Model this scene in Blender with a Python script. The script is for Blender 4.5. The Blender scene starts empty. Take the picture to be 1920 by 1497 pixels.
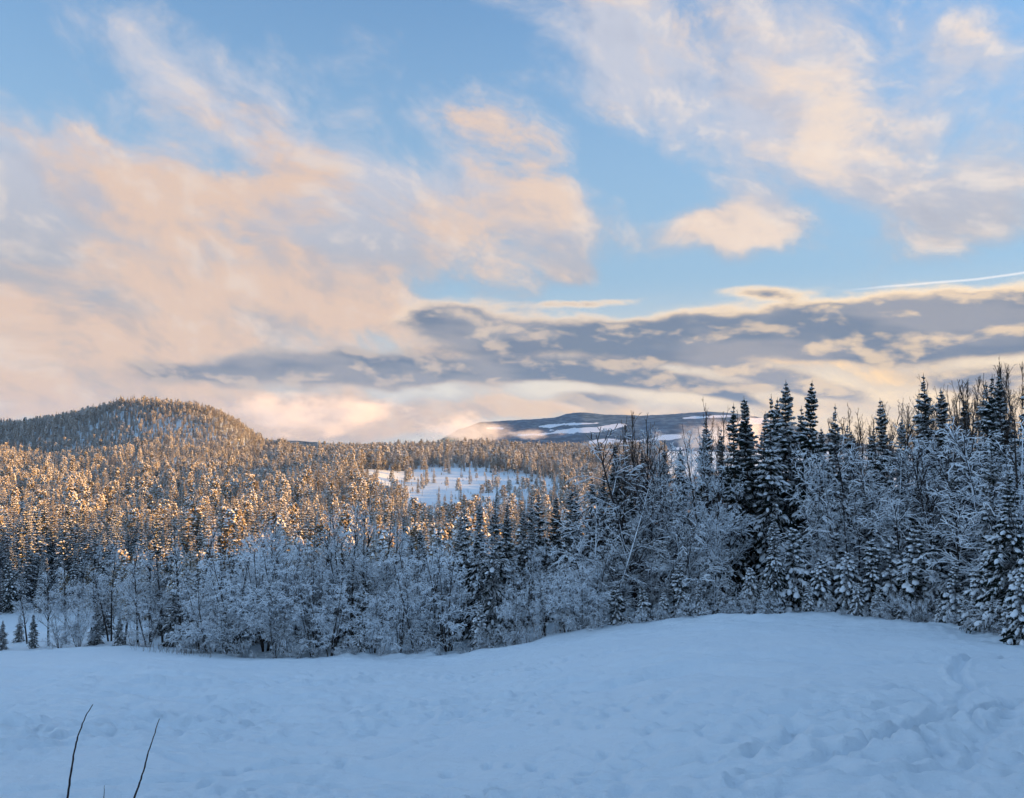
import bpy, math, random
import numpy as np

# ------------------------------------------------------------------ camera, world, sun, exposure
scene = bpy.context.scene
COL = scene.collection
R = math.radians
W, HT, FPX, HOR = 1920.0, 1497.0, 1507.0, 800.0       # photograph size, focal length in its pixels, eye-level row
PITCH = math.atan((HOR - HT / 2) / FPX)
cam_data = bpy.data.cameras.new('camera')
cam_data.sensor_width = 36.0
cam_data.lens = 36.0 * FPX / W
cam_data.clip_start = 0.1
cam_data.clip_end = 60000.0
cam = bpy.data.objects.new('camera', cam_data)
COL.objects.link(cam)
cam.location = (0, 0, 0)                               # eye level is z = 0
cam.rotation_euler = (math.pi / 2 + PITCH, 0, 0)
scene.camera = cam

SUN_AZ, SUN_EL = R(80), R(6.8)                         # clockwise from the viewing direction
sun_data = bpy.data.lights.new('sun', 'SUN')
sun_data.energy = 5.0
sun_data.angle = R(0.6)
sun_data.color = (1.0, 0.475, 0.105)
sun = bpy.data.objects.new('sun', sun_data)
COL.objects.link(sun)
sun.rotation_euler = (math.pi / 2 - SUN_EL, 0, math.pi - SUN_AZ)
sun.location = (300, 100, 200)

EXPOSURE = 1.5
scene.view_settings.view_transform = 'Standard'
scene.view_settings.look = 'None'
scene.view_settings.gamma = 1.0
scene.view_settings.exposure = EXPOSURE
scene.view_settings.use_curve_mapping = False
scene.cycles.use_denoising = True
scene.cycles.adaptive_min_samples = 12
scene.cycles.adaptive_threshold = 0.015
scene.cycles.max_bounces = 4
scene.cycles.diffuse_bounces = 2
scene.cycles.transparent_max_bounces = 8
scene.cycles.volume_bounces = 3
scene.cycles.volume_step_rate = 2.0
scene.cycles.volume_max_steps = 64


def ray(px, py):
    """viewing direction of a place in the photograph"""
    u = (px - W / 2) / FPX
    w = (HT / 2 - py) / FPX
    return np.array((u, math.cos(PITCH) - w * math.sin(PITCH), math.sin(PITCH) + w * math.cos(PITCH)))


def azel(px, py):
    d = ray(px, py)
    return math.atan2(d[0], d[1]), math.atan2(d[2], math.hypot(d[0], d[1]))


# ---- node helpers
class NT:
    def __init__(s, nt):
        s.nt = nt
        s.n = nt.nodes
        s.l = nt.links

    def node(s, t, **kw):
        n = s.n.new(t)
        for k, v in kw.items():
            setattr(n, k, v)
        return n

    def put(s, sock, v):
        if v is None:
            return
        if isinstance(v, bpy.types.NodeSocket):
            s.l.new(v, sock)
        else:
            sock.default_value = v

    def m(s, op, a, b=None, c=None, clamp=False):
        n = s.node('ShaderNodeMath', operation=op, use_clamp=clamp)
        for i, v in enumerate((a, b, c)):
            s.put(n.inputs[i], v)
        return n.outputs[0]

    def vm(s, op, a, b=None):
        n = s.node('ShaderNodeVectorMath', operation=op)
        s.put(n.inputs[0], a)
        s.put(n.inputs[1], b)
        return n.outputs[0]

    def xyz(s, x, y, z):
        n = s.node('ShaderNodeCombineXYZ')
        for i, v in enumerate((x, y, z)):
            s.put(n.inputs[i], v)
        return n.outputs[0]

    def sep(s, v):
        n = s.node('ShaderNodeSeparateXYZ')
        s.put(n.inputs[0], v)
        return n.outputs

    def noise(s, vec, scale=1.0, detail=4.0, rough=0.55, dist=0.0, lac=2.0, dim='3D'):
        n = s.node('ShaderNodeTexNoise', noise_dimensions=dim)
        s.put(n.inputs['Vector'], vec)
        n.inputs['Scale'].default_value = scale
        n.inputs['Detail'].default_value = detail
        n.inputs['Roughness'].default_value = rough
        n.inputs['Distortion'].default_value = dist
        n.inputs['Lacunarity'].default_value = lac
        return n.outputs['Fac'], n.outputs['Color']

    def rng(s, v, a, b, c=0.0, d=1.0, smooth=True):
        n = s.node('ShaderNodeMapRange', interpolation_type='SMOOTHSTEP' if smooth else 'LINEAR')
        for i, x in enumerate((v, a, b, c, d)):
            s.put(n.inputs[i], x)
        return n.outputs[0]

    def mix(s, f, a, b, typ='MIX'):
        n = s.node('ShaderNodeMix', data_type='RGBA', blend_type=typ)
        s.put(n.inputs[0], f)
        for sock, v in ((n.inputs[6], a), (n.inputs[7], b)):
            s.put(sock, tuple(v) + (1.0,) if isinstance(v, (tuple, list)) and len(v) == 3 else v)
        return n.outputs[2]


world = bpy.data.worlds.new('World')
scene.world = world
world.use_nodes = True
world.cycles.sampling_method = 'MANUAL'
world.cycles.sample_map_resolution = 512
w = NT(world.node_tree)
for n in list(w.n):
    w.n.remove(n)
SKY = 0.13
G = 2.0 ** -EXPOSURE


def C(r, g, b):
    """a cloud's brightness as the exposed picture shows it"""
    return (r * G, g * G, b * G)


sky = w.node('ShaderNodeTexSky', sky_type='NISHITA')
sky.sun_disc = False
sky.sun_elevation = SUN_EL
sky.sun_rotation = SUN_AZ
sky.altitude = 300
sky.air_density = 1.0
sky.dust_density = 0.5
sky.ozone_density = 3.6
dirv = w.node('ShaderNodeTexCoord').outputs['Generated']
X, Y, Z = w.sep(dirv)
AZ = w.m('ARCTAN2', X, Y)
EL = w.m('ARCSINE', Z)
P0 = w.xyz(AZ, EL, 1.0)                                # place on the sky: azimuth, elevation, one
wf, wc = w.noise(P0, 5.0, 2.0, 0.5, dim='2D')
wv = w.vm('MULTIPLY', w.vm('SUBTRACT', wc, (0.5, 0.5, 0.5)), (1.0, 1.0, 0.0))
PW = w.vm('ADD', P0, w.vm('MULTIPLY', wv, (0.09, 0.06, 0)))
PS = w.vm('ADD', P0, w.vm('MULTIPLY', wv, (0.05, 0.022, 0)))


def dot(P, v):
    n = w.node('ShaderNodeVectorMath', operation='DOT_PRODUCT')
    w.put(n.inputs[0], P)
    n.inputs[1].default_value = v
    return n.outputs['Value']


def field(P, blobs):
    """sum of soft elliptical patches of sky: place, half-widths in photograph pixels, weight, turn"""
    acc = None
    for px, py, sx, sy, wt, *rot in blobs:
        a, e = azel(px, py)
        t = R(rot[0]) if rot else 0.0
        c, s_ = math.cos(t), math.sin(t)
        sx, sy = sx / FPX, sy / FPX
        p = dot(P, (c / sx, s_ / sx, -(a * c + e * s_) / sx))
        q = dot(P, (-s_ / sy, c / sy, -(-a * s_ + e * c) / sy))
        g = w.m('POWER', 0.3679, w.m('MULTIPLY_ADD', p, p, w.m('MULTIPLY', q, q)))
        acc = w.m('MULTIPLY', g, wt) if acc is None else w.m('MULTIPLY_ADD', g, wt, acc)
    return acc


def turned(P, rot, sx, sy):
    """coordinates turned by rot and stretched, for drawn-out noise"""
    c, s_ = math.cos(R(rot)), math.sin(R(rot))
    return w.xyz(dot(P, (c * sx, s_ * sx, 0)), dot(P, (-s_ * sy, c * sy, 0)), 0.0)


low = w.rng(EL, 0.36, 0.10)
right = w.rng(AZ, -0.25, 0.55)

# ---- clear sky, paler towards the horizon
clear = w.mix(1.0, sky.outputs[0], (SKY * 0.95, SKY * 1.0, SKY * 1.0), 'MULTIPLY')
clear = w.mix(w.rng(EL, 0.60, 0.14, 0.20, 0.86), clear, C(0.36, 0.52, 0.67))
clear = w.mix(w.m('MULTIPLY', w.rng(EL, 0.19, 0.02), 0.85), clear, w.mix(right, C(0.86, 0.80, 0.73), C(1.2, 0.87, 0.53)))

# ---- out of view: bright bluish cloud added to light the snow; low grey deck
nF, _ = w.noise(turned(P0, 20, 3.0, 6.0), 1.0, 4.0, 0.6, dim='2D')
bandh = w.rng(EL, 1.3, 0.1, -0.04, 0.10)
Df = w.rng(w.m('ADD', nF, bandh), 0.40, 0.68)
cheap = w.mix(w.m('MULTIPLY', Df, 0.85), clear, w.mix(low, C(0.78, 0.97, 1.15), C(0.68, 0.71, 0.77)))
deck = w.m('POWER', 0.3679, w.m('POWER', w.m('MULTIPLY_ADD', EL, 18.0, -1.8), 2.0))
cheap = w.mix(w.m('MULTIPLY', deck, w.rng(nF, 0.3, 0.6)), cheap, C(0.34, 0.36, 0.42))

# ---- high soft cloud in view: the broad peach sheet and the pale wisps
HIGH = [
    (60, 480, 430, 190, 1.0), (420, 590, 430, 75, 0.8), (620, 430, 330, 120, 0.62), (150, 320, 210, 65, 0.45),
    (480, 245, 270, 58, 0.66, -28), (720, 330, 270, 95, 0.50, -25), (880, 250, 200, 90, 0.40, -30), (1000, 420, 250, 70, 0.5, -12),
    (1370, 210, 330, 115, 0.80, -22), (1590, 240, 170, 75, 0.55, -30), (1230, 70, 260, 90, 0.45, -20), (1780, 70, 230, 90, 0.80, -28),
    (1345, 445, 120, 46, 1.6, -6), (1450, 405, 110, 45, 0.55, -35), (1500, 60, 160, 60, 0.35, -30),
    (1820, 400, 90, 26, 0.62, -15), (1640, 370, 190, 50, 0.42, -20), (1905, 320, 80, 55, 0.55), (1760, 470, 160, 30, 0.30),
    (1075, 505, 60, 20, 0.60), (250, 765, 480, 46, 0.95), (640, 790, 280, 40, 0.8), (80, 720, 200, 34, 0.5),
    (1250, 800, 110, 45, 0.5), (1050, 662, 260, 16, 0.75), (1330, 668, 260, 14, 0.7), (1700, 690, 220, 30, 0.85, -8), (1050, 775, 260, 20, 0.6), (1500, 760, 300, 24, 0.5),
]
Fh = field(PW, HIGH)
nA, _ = w.noise(turned(PW, -22, 6.5, 10.5), 1.0, 7.0, 0.62, dim='2D')
nB, _ = w.noise(turned(PW, -16, 2.6, 5.0), 1.0, 2.0, 0.55, dim='2D')
tot = w.m('ADD', w.m('MULTIPLY_ADD', nA, 1.8, -0.9), w.m('MULTIPLY_ADD', nB, 0.7, -0.35))
Dh = w.rng(w.m('ADD', Fh, tot), 0.14, 0.92)
nC, _ = w.noise(turned(PW, -14, 3.6, 8.0), 1.0, 5.0, 0.62, dim='2D')
puff = field(PW, [(1345, 440, 110, 45, 0.35), (1560, 235, 160, 70, 0.12), (1700, 690, 240, 40, 0.4), (1250, 665, 300, 16, 0.25)])
warm = w.m('MULTIPLY', w.rng(w.m('ADD', puff, w.m('MULTIPLY_ADD', low, 0.10, nC)), 0.42, 0.66), w.rng(Dh, 0.2, 0.9))
peach = w.mix(right, C(0.78, 0.585, 0.48), w.mix(w.rng(EL, 0.22, 0.10), C(0.92, 0.77, 0.66), C(1.10, 0.76, 0.44)))
pale = w.mix(low, C(0.58, 0.61, 0.71), C(0.44, 0.45, 0.50))
hcol = w.mix(warm, pale, peach)
nS, _ = w.noise(turned(w.vm('ADD', PW, (0.016, 0.014, 0.0)), -22, 6.5, 10.5), 1.0, 4.0, 0.6, dim='2D')
shade = w.rng(w.m('SUBTRACT', nA, nS), 0.0, -0.20, 0.0, 0.50)
hcol = w.mix(shade, hcol, w.mix(low, C(0.46, 0.50, 0.62), C(0.45, 0.43, 0.46)))
hcol = w.mix(w.rng(w.m('SUBTRACT', nA, nS), 0.02, 0.20, 0.0, 0.45), hcol, w.mix(right, C(0.86, 0.74, 0.66), C(1.05, 0.90, 0.76)))

# ---- low grey deck with sunlit tops
LOWC = [
    (1120, 626, 260, 34, 1.05, 1), (860, 604, 105, 36, 1.0), (1440, 626, 280, 38, 1.1, 2), (1660, 605, 150, 42, 0.9), (1890, 606, 160, 46, 1.05), (1680, 652, 330, 17, 0.95),
    (540, 688, 240, 28, 0.75, 2), (800, 698, 280, 26, 1.0), (1030, 694, 170, 18, 0.75), (1200, 712, 200, 15, 0.9, -4), (1410, 694, 160, 14, 0.75, -12),
    (1120, 750, 70, 16, 0.95), (1425, 552, 60, 11, 0.55, -8), (1090, 566, 120, 8, 0.5, 4), (1850, 714, 100, 22, 1.0),
    (1375, 742, 110, 10, 0.8, -18), (1500, 724, 150, 11, 0.7, -14), (330, 695, 70, 14, 0.5), (960, 655, 120, 14, 0.5),
]
fl = field(PS, LOWC)
nL0, _ = w.noise(turned(PS, -3, 11.0, 26.0), 1.0, 6.0, 0.58, dim='2D')
nL1, _ = w.noise(turned(w.vm('ADD', PS, (0.010, 0.012, 0.0)), -3, 11.0, 26.0), 1.0, 3.0, 0.55, dim='2D')
l0 = w.m('ADD', fl, w.m('MULTIPLY_ADD', nL0, 1.3, -0.60))
Dl = w.m('MULTIPLY', w.rng(l0, 0.16, 0.70), w.rng(fl, 0.06, 0.28))
relief = w.rng(w.m('SUBTRACT', nL0, nL1), 0.0, 0.20)
e_hi, e_lo = azel(960, 590)[1], azel(960, 632)[1]
above = w.rng(EL, e_lo, e_hi, 0.35, 1.0)
rim = w.m('MULTIPLY', w.rng(l0, 0.92, 0.38), above)
nD, _ = w.noise(turned(PS, -6, 5.0, 18.0), 1.0, 3.0, 0.6, dim='2D')
grey = w.mix(w.rng(nD, 0.38, 0.62), C(0.20, 0.255, 0.355), C(0.345, 0.36, 0.42))
glow = w.mix(right, C(0.92, 0.73, 0.58), C(1.35, 0.97, 0.56))
lcol = w.mix(w.m('MAXIMUM', rim, w.m('MULTIPLY', relief, 0.48)), grey, glow)

# ---- contrail
a0, e0 = azel(1580, 546)
a1, e1 = azel(1920, 512)
tt = w.m('MULTIPLY_ADD', AZ, 1 / (a1 - a0), -a0 / (a1 - a0))
line = w.m('MULTIPLY_ADD', tt, e1 - e0, e0)
line = w.m('MULTIPLY_ADD', wf, 0.012, w.m('ADD', line, -0.006))
dist = w.m('ABSOLUTE', w.m('SUBTRACT', EL, line))
trail = w.m('MULTIPLY', w.rng(dist, 0.0020, 0.0002), w.m('MULTIPLY', w.rng(tt, -0.1, 0.4), 0.7))
c0 = w.mix(trail, clear, C(0.95, 0.95, 0.97))
c1 = w.mix(w.m('MULTIPLY', Dh, 0.96), c0, hcol)
c2 = w.mix(w.m('MULTIPLY', Dl, 0.97), c1, lcol)

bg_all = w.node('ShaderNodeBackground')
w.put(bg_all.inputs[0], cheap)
bg_high = w.node('ShaderNodeBackground')
w.put(bg_high.inputs[0], c1)
bg_low = w.node('ShaderNodeBackground')
w.put(bg_low.inputs[0], c2)
bg_view = w.node('ShaderNodeMixShader')                # the low deck ends well below this height
w.put(bg_view.inputs[0], w.m('GREATER_THAN', EL, 0.21))
w.put(bg_view.inputs[1], bg_low.outputs[0])
w.put(bg_view.inputs[2], bg_high.outputs[0])
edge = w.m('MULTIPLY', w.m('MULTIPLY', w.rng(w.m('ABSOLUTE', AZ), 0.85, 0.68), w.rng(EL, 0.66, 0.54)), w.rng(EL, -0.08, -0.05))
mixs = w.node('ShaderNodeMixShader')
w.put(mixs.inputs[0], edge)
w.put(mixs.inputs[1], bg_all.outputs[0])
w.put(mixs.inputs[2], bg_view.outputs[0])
wo = w.node('ShaderNodeOutputWorld')
w.put(wo.inputs[0], mixs.outputs[0])

# ------------------------------------------------------------------ helpers for meshes and materials
rng = np.random.default_rng(11)


def mat(name):
    m = bpy.data.materials.new(name)
    m.use_nodes = True
    t = NT(m.node_tree)
    b = m.node_tree.nodes['Principled BSDF']
    b.inputs['Specular IOR Level'].default_value = 0.15
    return m, t, b


def mesh_np(name, V, F, mats, midx=None, smooth=False):
    """mesh from arrays; F is (n,3) or (n,4)"""
    me = bpy.data.meshes.new(name)
    V = np.asarray(V, np.float32)
    F = np.asarray(F, np.int32)
    k = F.shape[1]
    me.vertices.add(len(V))
    me.vertices.foreach_set('co', V.ravel())
    me.loops.add(F.size)
    me.loops.foreach_set('vertex_index', F.ravel())
    me.polygons.add(len(F))
    me.polygons.foreach_set('loop_start', np.arange(0, F.size, k, dtype=np.int32))
    me.polygons.foreach_set('loop_total', np.full(len(F), k, np.int32))
    if midx is not None:
        me.polygons.foreach_set('material_index', np.asarray(midx, np.int32))
    me.polygons.foreach_set('use_smooth', np.full(len(F), smooth, bool))
    for m in mats:
        me.materials.append(m)
    me.update(calc_edges=True)
    return me


def add(name, me, parent=None, kind=None, label=None, cat=None, group=None, loc=None):
    o = bpy.data.objects.new(name, me)
    COL.objects.link(o)
    if parent:
        o.parent = parent
    if loc is not None:
        o.location = loc
    tag(o, label, cat, group, kind)
    return o


def tag(o, label=None, cat=None, group=None, kind=None):
    for k, v in (('label', label), ('category', cat), ('group', group), ('kind', kind)):
        if v:
            o[k] = v


def sstep(v, a, b):
    t = np.clip((np.asarray(v, float) - a) / (b - a), 0, 1)
    return t * t * (3 - 2 * t)


def lattice(seed):
    return np.random.default_rng(seed).random((256, 256))


_LAT = [lattice(k) for k in range(6)]


def vnoise(x, y, k=0):
    """smooth value noise in -1..1"""
    L = _LAT[k % 6]
    x0, y0 = np.floor(x), np.floor(y)
    fx, fy = x - x0, y - y0
    fx, fy = fx * fx * (3 - 2 * fx), fy * fy * (3 - 2 * fy)
    i, j = x0.astype(int) % 256, y0.astype(int) % 256
    i1, j1 = (i + 1) % 256, (j + 1) % 256
    return 2 * ((L[i, j] * (1 - fx) + L[i1, j] * fx) * (1 - fy) + (L[i, j1] * (1 - fx) + L[i1, j1] * fx) * fy) - 1


def fbm(x, y, k=0, octs=4, gain=0.5):
    s, a = 0.0, 1.0
    for o in range(octs):
        s = s + a * vnoise(x * 2 ** o + 17.3 * o, y * 2 ** o - 9.1 * o, k + o)
        a *= gain
    return s


# ------------------------------------------------------------------ the lie of the land (eye level z = 0, metres)
# far edge of the open snow field: picture column, picture row, distance ahead
EDGE = np.array([(-900, 1235, 62), (-200, 1228, 62), (0, 1222, 61), (200, 1214, 60), (330, 1217, 57), (400, 1234, 53), (600, 1230, 50), (850, 1229, 48),
                 (1000, 1207, 46), (1150, 1177, 45), (1300, 1153, 44), (1500, 1146, 43), (1700, 1160, 40), (1800, 1178, 37),
                 (1920, 1212, 31), (2100, 1235, 25), (2500, 1240, 20), (3500, 1240, 14)], float)
EU = (EDGE[:, 0] - W / 2) / FPX
EZ = np.array([ray(p, q)[2] / ray(p, q)[1] for p, q, _ in EDGE])     # z over y at the edge
EY = EDGE[:, 2]
EYE = 3.2
_u = np.linspace(-2.4, 2.4, 1921)
_g = np.exp(-(np.arange(-60, 61) / 22.0) ** 2)
_g /= _g.sum()
_s = lambda v: np.convolve(np.pad(np.interp(_u, EU, v), 60, mode='edge'), _g, 'valid')
EU, EZ, EY = _u, _s(EZ), _s(EY)

# skyline of the wooded hill (bare ground): column, row
HILL = np.array([(-900, 812), (-300, 800), (-60, 806), (40, 808), (100, 801), (150, 789), (220, 776), (290, 771), (350, 775), (400, 788), (440, 808), (470, 832), (500, 853), (560, 868), (640, 875)], float)
HU = (HILL[:, 0] - W / 2) / FPX
HZ = (HOR - HILL[:, 1]) / FPX


def edge_y(u):
    return np.interp(u, EU, EY)


def ground(x, y):
    x = np.asarray(x, float)
    y = np.asarray(y, float)
    yy = np.maximum(y, 3.0)
    u = x / np.maximum(y, 6.0)
    u = np.clip(u, -2.2, 2.2)
    ey = edge_y(u)
    ez = np.interp(u, EU, EZ)
    # open field: from under the feet to its far edge, a little convex
    t = np.clip(y / ey, -1.5, 1.3)
    zf = -EYE + (ez * ey + EYE) * (0.94 * t + 0.06 * t * np.abs(t))
    zf = np.where(y < 0, -EYE + 0.16 * -y + 0.10 * x * 0, zf)
    # wooded ground behind the edge, falling to the flat valley
    zv = -42.0 + 1.6 * fbm(x / 90, y / 90, 1, 3)
    edge_z = ez * ey
    left = edge_z + (zv - edge_z) * sstep(y - ey, -2, 85)
    # the spur on the right, rising steeply beyond the frame
    sp = -11.5 + 0.10 * np.maximum(x - 10, 0) + 0.55 * np.maximum(x - 0.68 * np.maximum(y, 0) - 6, 0)
    sp = np.minimum(sp, 40 + 3 * fbm(x / 40, y / 40, 2, 2))
    k = sstep(u, 0.02, 0.26) * (1 - sstep(y, 92, 215))
    k = np.where(y < 40, sstep(u, 0.3, 0.7), k)
    k = np.where(x > 0.74 * y + 20, np.maximum(k, 1 - sstep(y, 110, 240)), k)
    zb = left * (1 - k) + sp * k
    z = zf + (zb - zf) * np.maximum(sstep(y - ey, -1.0, 11.0), sstep(x - 0.66 * np.maximum(y, 0), 5, 22) * (y > -2))
    z = np.where(y < 2, np.where(x > 12, np.maximum(zf, np.minimum(-EYE + 0.55 * (x - 12), 40)), zf), z)
    # forested plain, wooded hill, drop beyond the plain
    hz = np.interp(u, HU, HZ)
    far = np.maximum(hz * 900.0, -44)
    g = 0.30 * sstep(y, 430, 760) + 0.70 * sstep(y, 745, 890)
    g = g * (1 - sstep(y, 960, 1400))
    hill = (far + 44) * g * sstep(-u, 0.19, 0.27)
    z = z + hill + hill * 0.05 * fbm(x / 60, y / 60, 3, 3)
    # a low wooded rib, added to shade the forest left of it
    z = z + 9.0 * np.exp(-((x + 105) / 26) ** 2) * sstep(y, 370, 430) * (1 - sstep(y, 540, 640))
    # gentle rise at the clearing so that it shows, and a knoll behind it
    z = z + 9.0 * np.exp(-((u + 0.07) / 0.17) ** 2) * sstep(y, 430, 640) * (1 - sstep(y, 900, 1250))
    z = z + 7.0 * np.exp(-((u + 0.045) / 0.035) ** 2 - ((y - 1180) / 120) ** 2)
    z = z - 260 * sstep(y, 1330, 2300) * 1.0
    z = z + sstep(y, 300, 700) * 1.2 * fbm(x / 150, y / 150, 4, 3)
    return z


# ---- snow detail on the field: drifts, trampled snow, ski and foot tracks
TRACKS = [  # picture columns and rows, half width, depth, roughness
    ([(2050, 1322), (1905, 1318), (1850, 1300), (1800, 1275), (1796, 1250), (1830, 1238), (1900, 1236), (2000, 1240)], 0.26, 0.16),
    ([(1905, 1320), (1840, 1338), (1760, 1352), (1700, 1372), (1640, 1398), (1600, 1415), (1560, 1425)], 0.24, 0.15),
    ([(1330, 1417), (1400, 1408), (1460, 1396), (1490, 1382), (1505, 1370), (1560, 1372), (1600, 1384), (1650, 1400)], 0.22, 0.14),
    ([(1905, 1325), (1890, 1355), (1850, 1380), (1800, 1395)], 0.3, 0.10),
    ([(1540, 1412), (1590, 1432), (1680, 1440), (1760, 1436)], 0.18, 0.09),
    ([(1730, 1385), (1750, 1410), (1770, 1440)], 0.28, 0.13),
    ([(1330, 1440), (1480, 1438), (1560, 1425)], 0.2, 0.07),
    ([(1100, 1345), (1300, 1352), (1480, 1366)], 0.3, 0.06),
    ([(1280, 1243), (1480, 1240), (1640, 1246), (1790, 1248)], 0.22, 0.07),
    ([(1330, 1255), (1450, 1262), (1540, 1252)], 0.2, 0.05),
    ([(1960, 1300), (1880, 1288), (1830, 1290), (1800, 1310), (1815, 1340), (1840, 1370)], 0.2, 0.07),
    ([(1960, 1345), (1900, 1345), (1860, 1370), (1830, 1410), (1840, 1450)], 0.2, 0.08),
    ([(1640, 1300), (1700, 1292), (1745, 1305), (1760, 1335), (1740, 1365)], 0.22, 0.07),
    ([(1440, 1345), (1560, 1350), (1690, 1330), (1790, 1318)], 0.2, 0.06),
    ([(1380, 1460), (1500, 1455), (1650, 1462), (1800, 1450), (1960, 1425)], 0.2, 0.07),
    ([(1050, 1395), (1180, 1420), (1330, 1418)], 0.18, 0.06),
    ([(880, 1318), (1040, 1325), (1240, 1352), (1420, 1362)], 0.22, 0.06),
    ([(980, 1240), (1100, 1262), (1260, 1266), (1400, 1258)], 0.2, 0.05),
    ([(-20, 1410), (100, 1395), (240, 1400), (360, 1430)], 0.2, 0.06),
    ([(420, 1470), (560, 1455), (760, 1470), (930, 1495)], 0.2, 0.07),
    ([(420, 1345), (560, 1360), (720, 1345), (900, 1365)], 0.2, 0.05),
    ([(200, 1330), (420, 1310), (600, 1285), (820, 1275)], 0.3, 0.05),
    ([(-50, 1480), (160, 1460), (330, 1450), (560, 1425)], 0.3, 0.07),
    ([(300, 1405), (470, 1412), (700, 1440), (980, 1470)], 0.3, 0.06),
    ([(700, 1420), (860, 1380), (1060, 1350)], 0.3, 0.05),
    ([(-40, 1350), (90, 1310), (160, 1318), (260, 1330)], 0.25, 0.06),
]


TRAILS = [[(1010, 1366), (1130, 1362), (1240, 1368), (1340, 1376), (1450, 1390)], [(880, 1290), (950, 1305), (1000, 1322), (1040, 1350)], [(40, 1350), (90, 1375), (180, 1385), (230, 1360)],
          [(330, 1480), (440, 1440), (560, 1420), (650, 1430)], [(1300, 1478), (1420, 1470), (1560, 1485)], [(840, 1440), (960, 1425), (1080, 1440), (1200, 1430)], [(600, 1300), (700, 1330), (760, 1375)]]


def field_hit(px, py):
    d = ray(px, py)
    s = np.concatenate([np.linspace(4, 80, 500)])
    P = d[None, :] / d[1] * s[:, None]
    below = P[:, 2] < ground(P[:, 0], P[:, 1])
    i = int(np.argmax(below)) if below.any() else len(s) - 1
    return P[i, :2]


def field_detail(x, y, r):
    dz = np.zeros_like(x)
    fade = 1 - sstep(r, 62, 90)
    u = x / np.maximum(y, 1)
    dz += 0.17 * fbm(x / 7.0, y / 4.5, 0, 3) * fade
    dz += 0.12 * fbm(x / 1.7 + 0.4 * y, y / 0.8, 2, 4, 0.6) * fade * np.clip(0.55 + 0.9 * fbm(x / 11, y / 8, 1, 2), 0.15, 1.3)
    tram = np.clip(0.70 + 0.8 * fbm(x / 7, y / 4, 3, 2), 0.12, 1) * (1 - sstep(r, 26, 46))
    tram = tram * np.clip(0.22 + 0.78 * sstep(0.25 - u, -0.1, 0.4) + 0.35 * (1 - sstep(r, 15, 22)), 0, 1)
    lump = vnoise(x / 0.42 + 3, y / 0.34, 1)
    dz += 0.17 * tram * (np.minimum(lump, 0.25) + 0.6 * fbm(x / 0.28, y / 0.24, 4, 2)) * fade
    # mounds and wells where the field meets the trees
    ev = np.exp(-((y - edge_y(np.clip(u, -2, 2)) - 0.3) / 1.6) ** 2)
    dz += ev * (0.24 * np.maximum(vnoise(x / 0.6, y / 0.8, 5), -0.25) * (0.6 + 0.8 * vnoise(x / 4, y / 4, 2)) + 0.16 * vnoise(x / 3.3, y / 2.4, 0))
    # footprints: scattered pits
    cell = 0.7
    for ox in (0, 0.43):
        gx, gy = x / cell + ox, y / cell + 2.7 * ox
        ix, iy = np.floor(gx), np.floor(gy)
        h1 = _LAT[4][ix.astype(int) % 256, iy.astype(int) % 256]
        h2 = _LAT[5][ix.astype(int) % 256, iy.astype(int) % 256]
        h3 = _LAT[3][ix.astype(int) % 256, iy.astype(int) % 256]
        d2 = ((gx - ix - 0.3 - 0.4 * h1) ** 2 + (gy - iy - 0.3 - 0.4 * h2) ** 2) * cell ** 2
        dz -= 0.15 * np.exp(-d2 / 0.014) * (h3 > 0.60) * np.maximum(tram, 0.25) * 1.5
        dz += 0.020 * np.exp(-((np.sqrt(d2) - 0.2) / 0.07) ** 2) * (h3 > 0.66) * tram
    return dz


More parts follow.
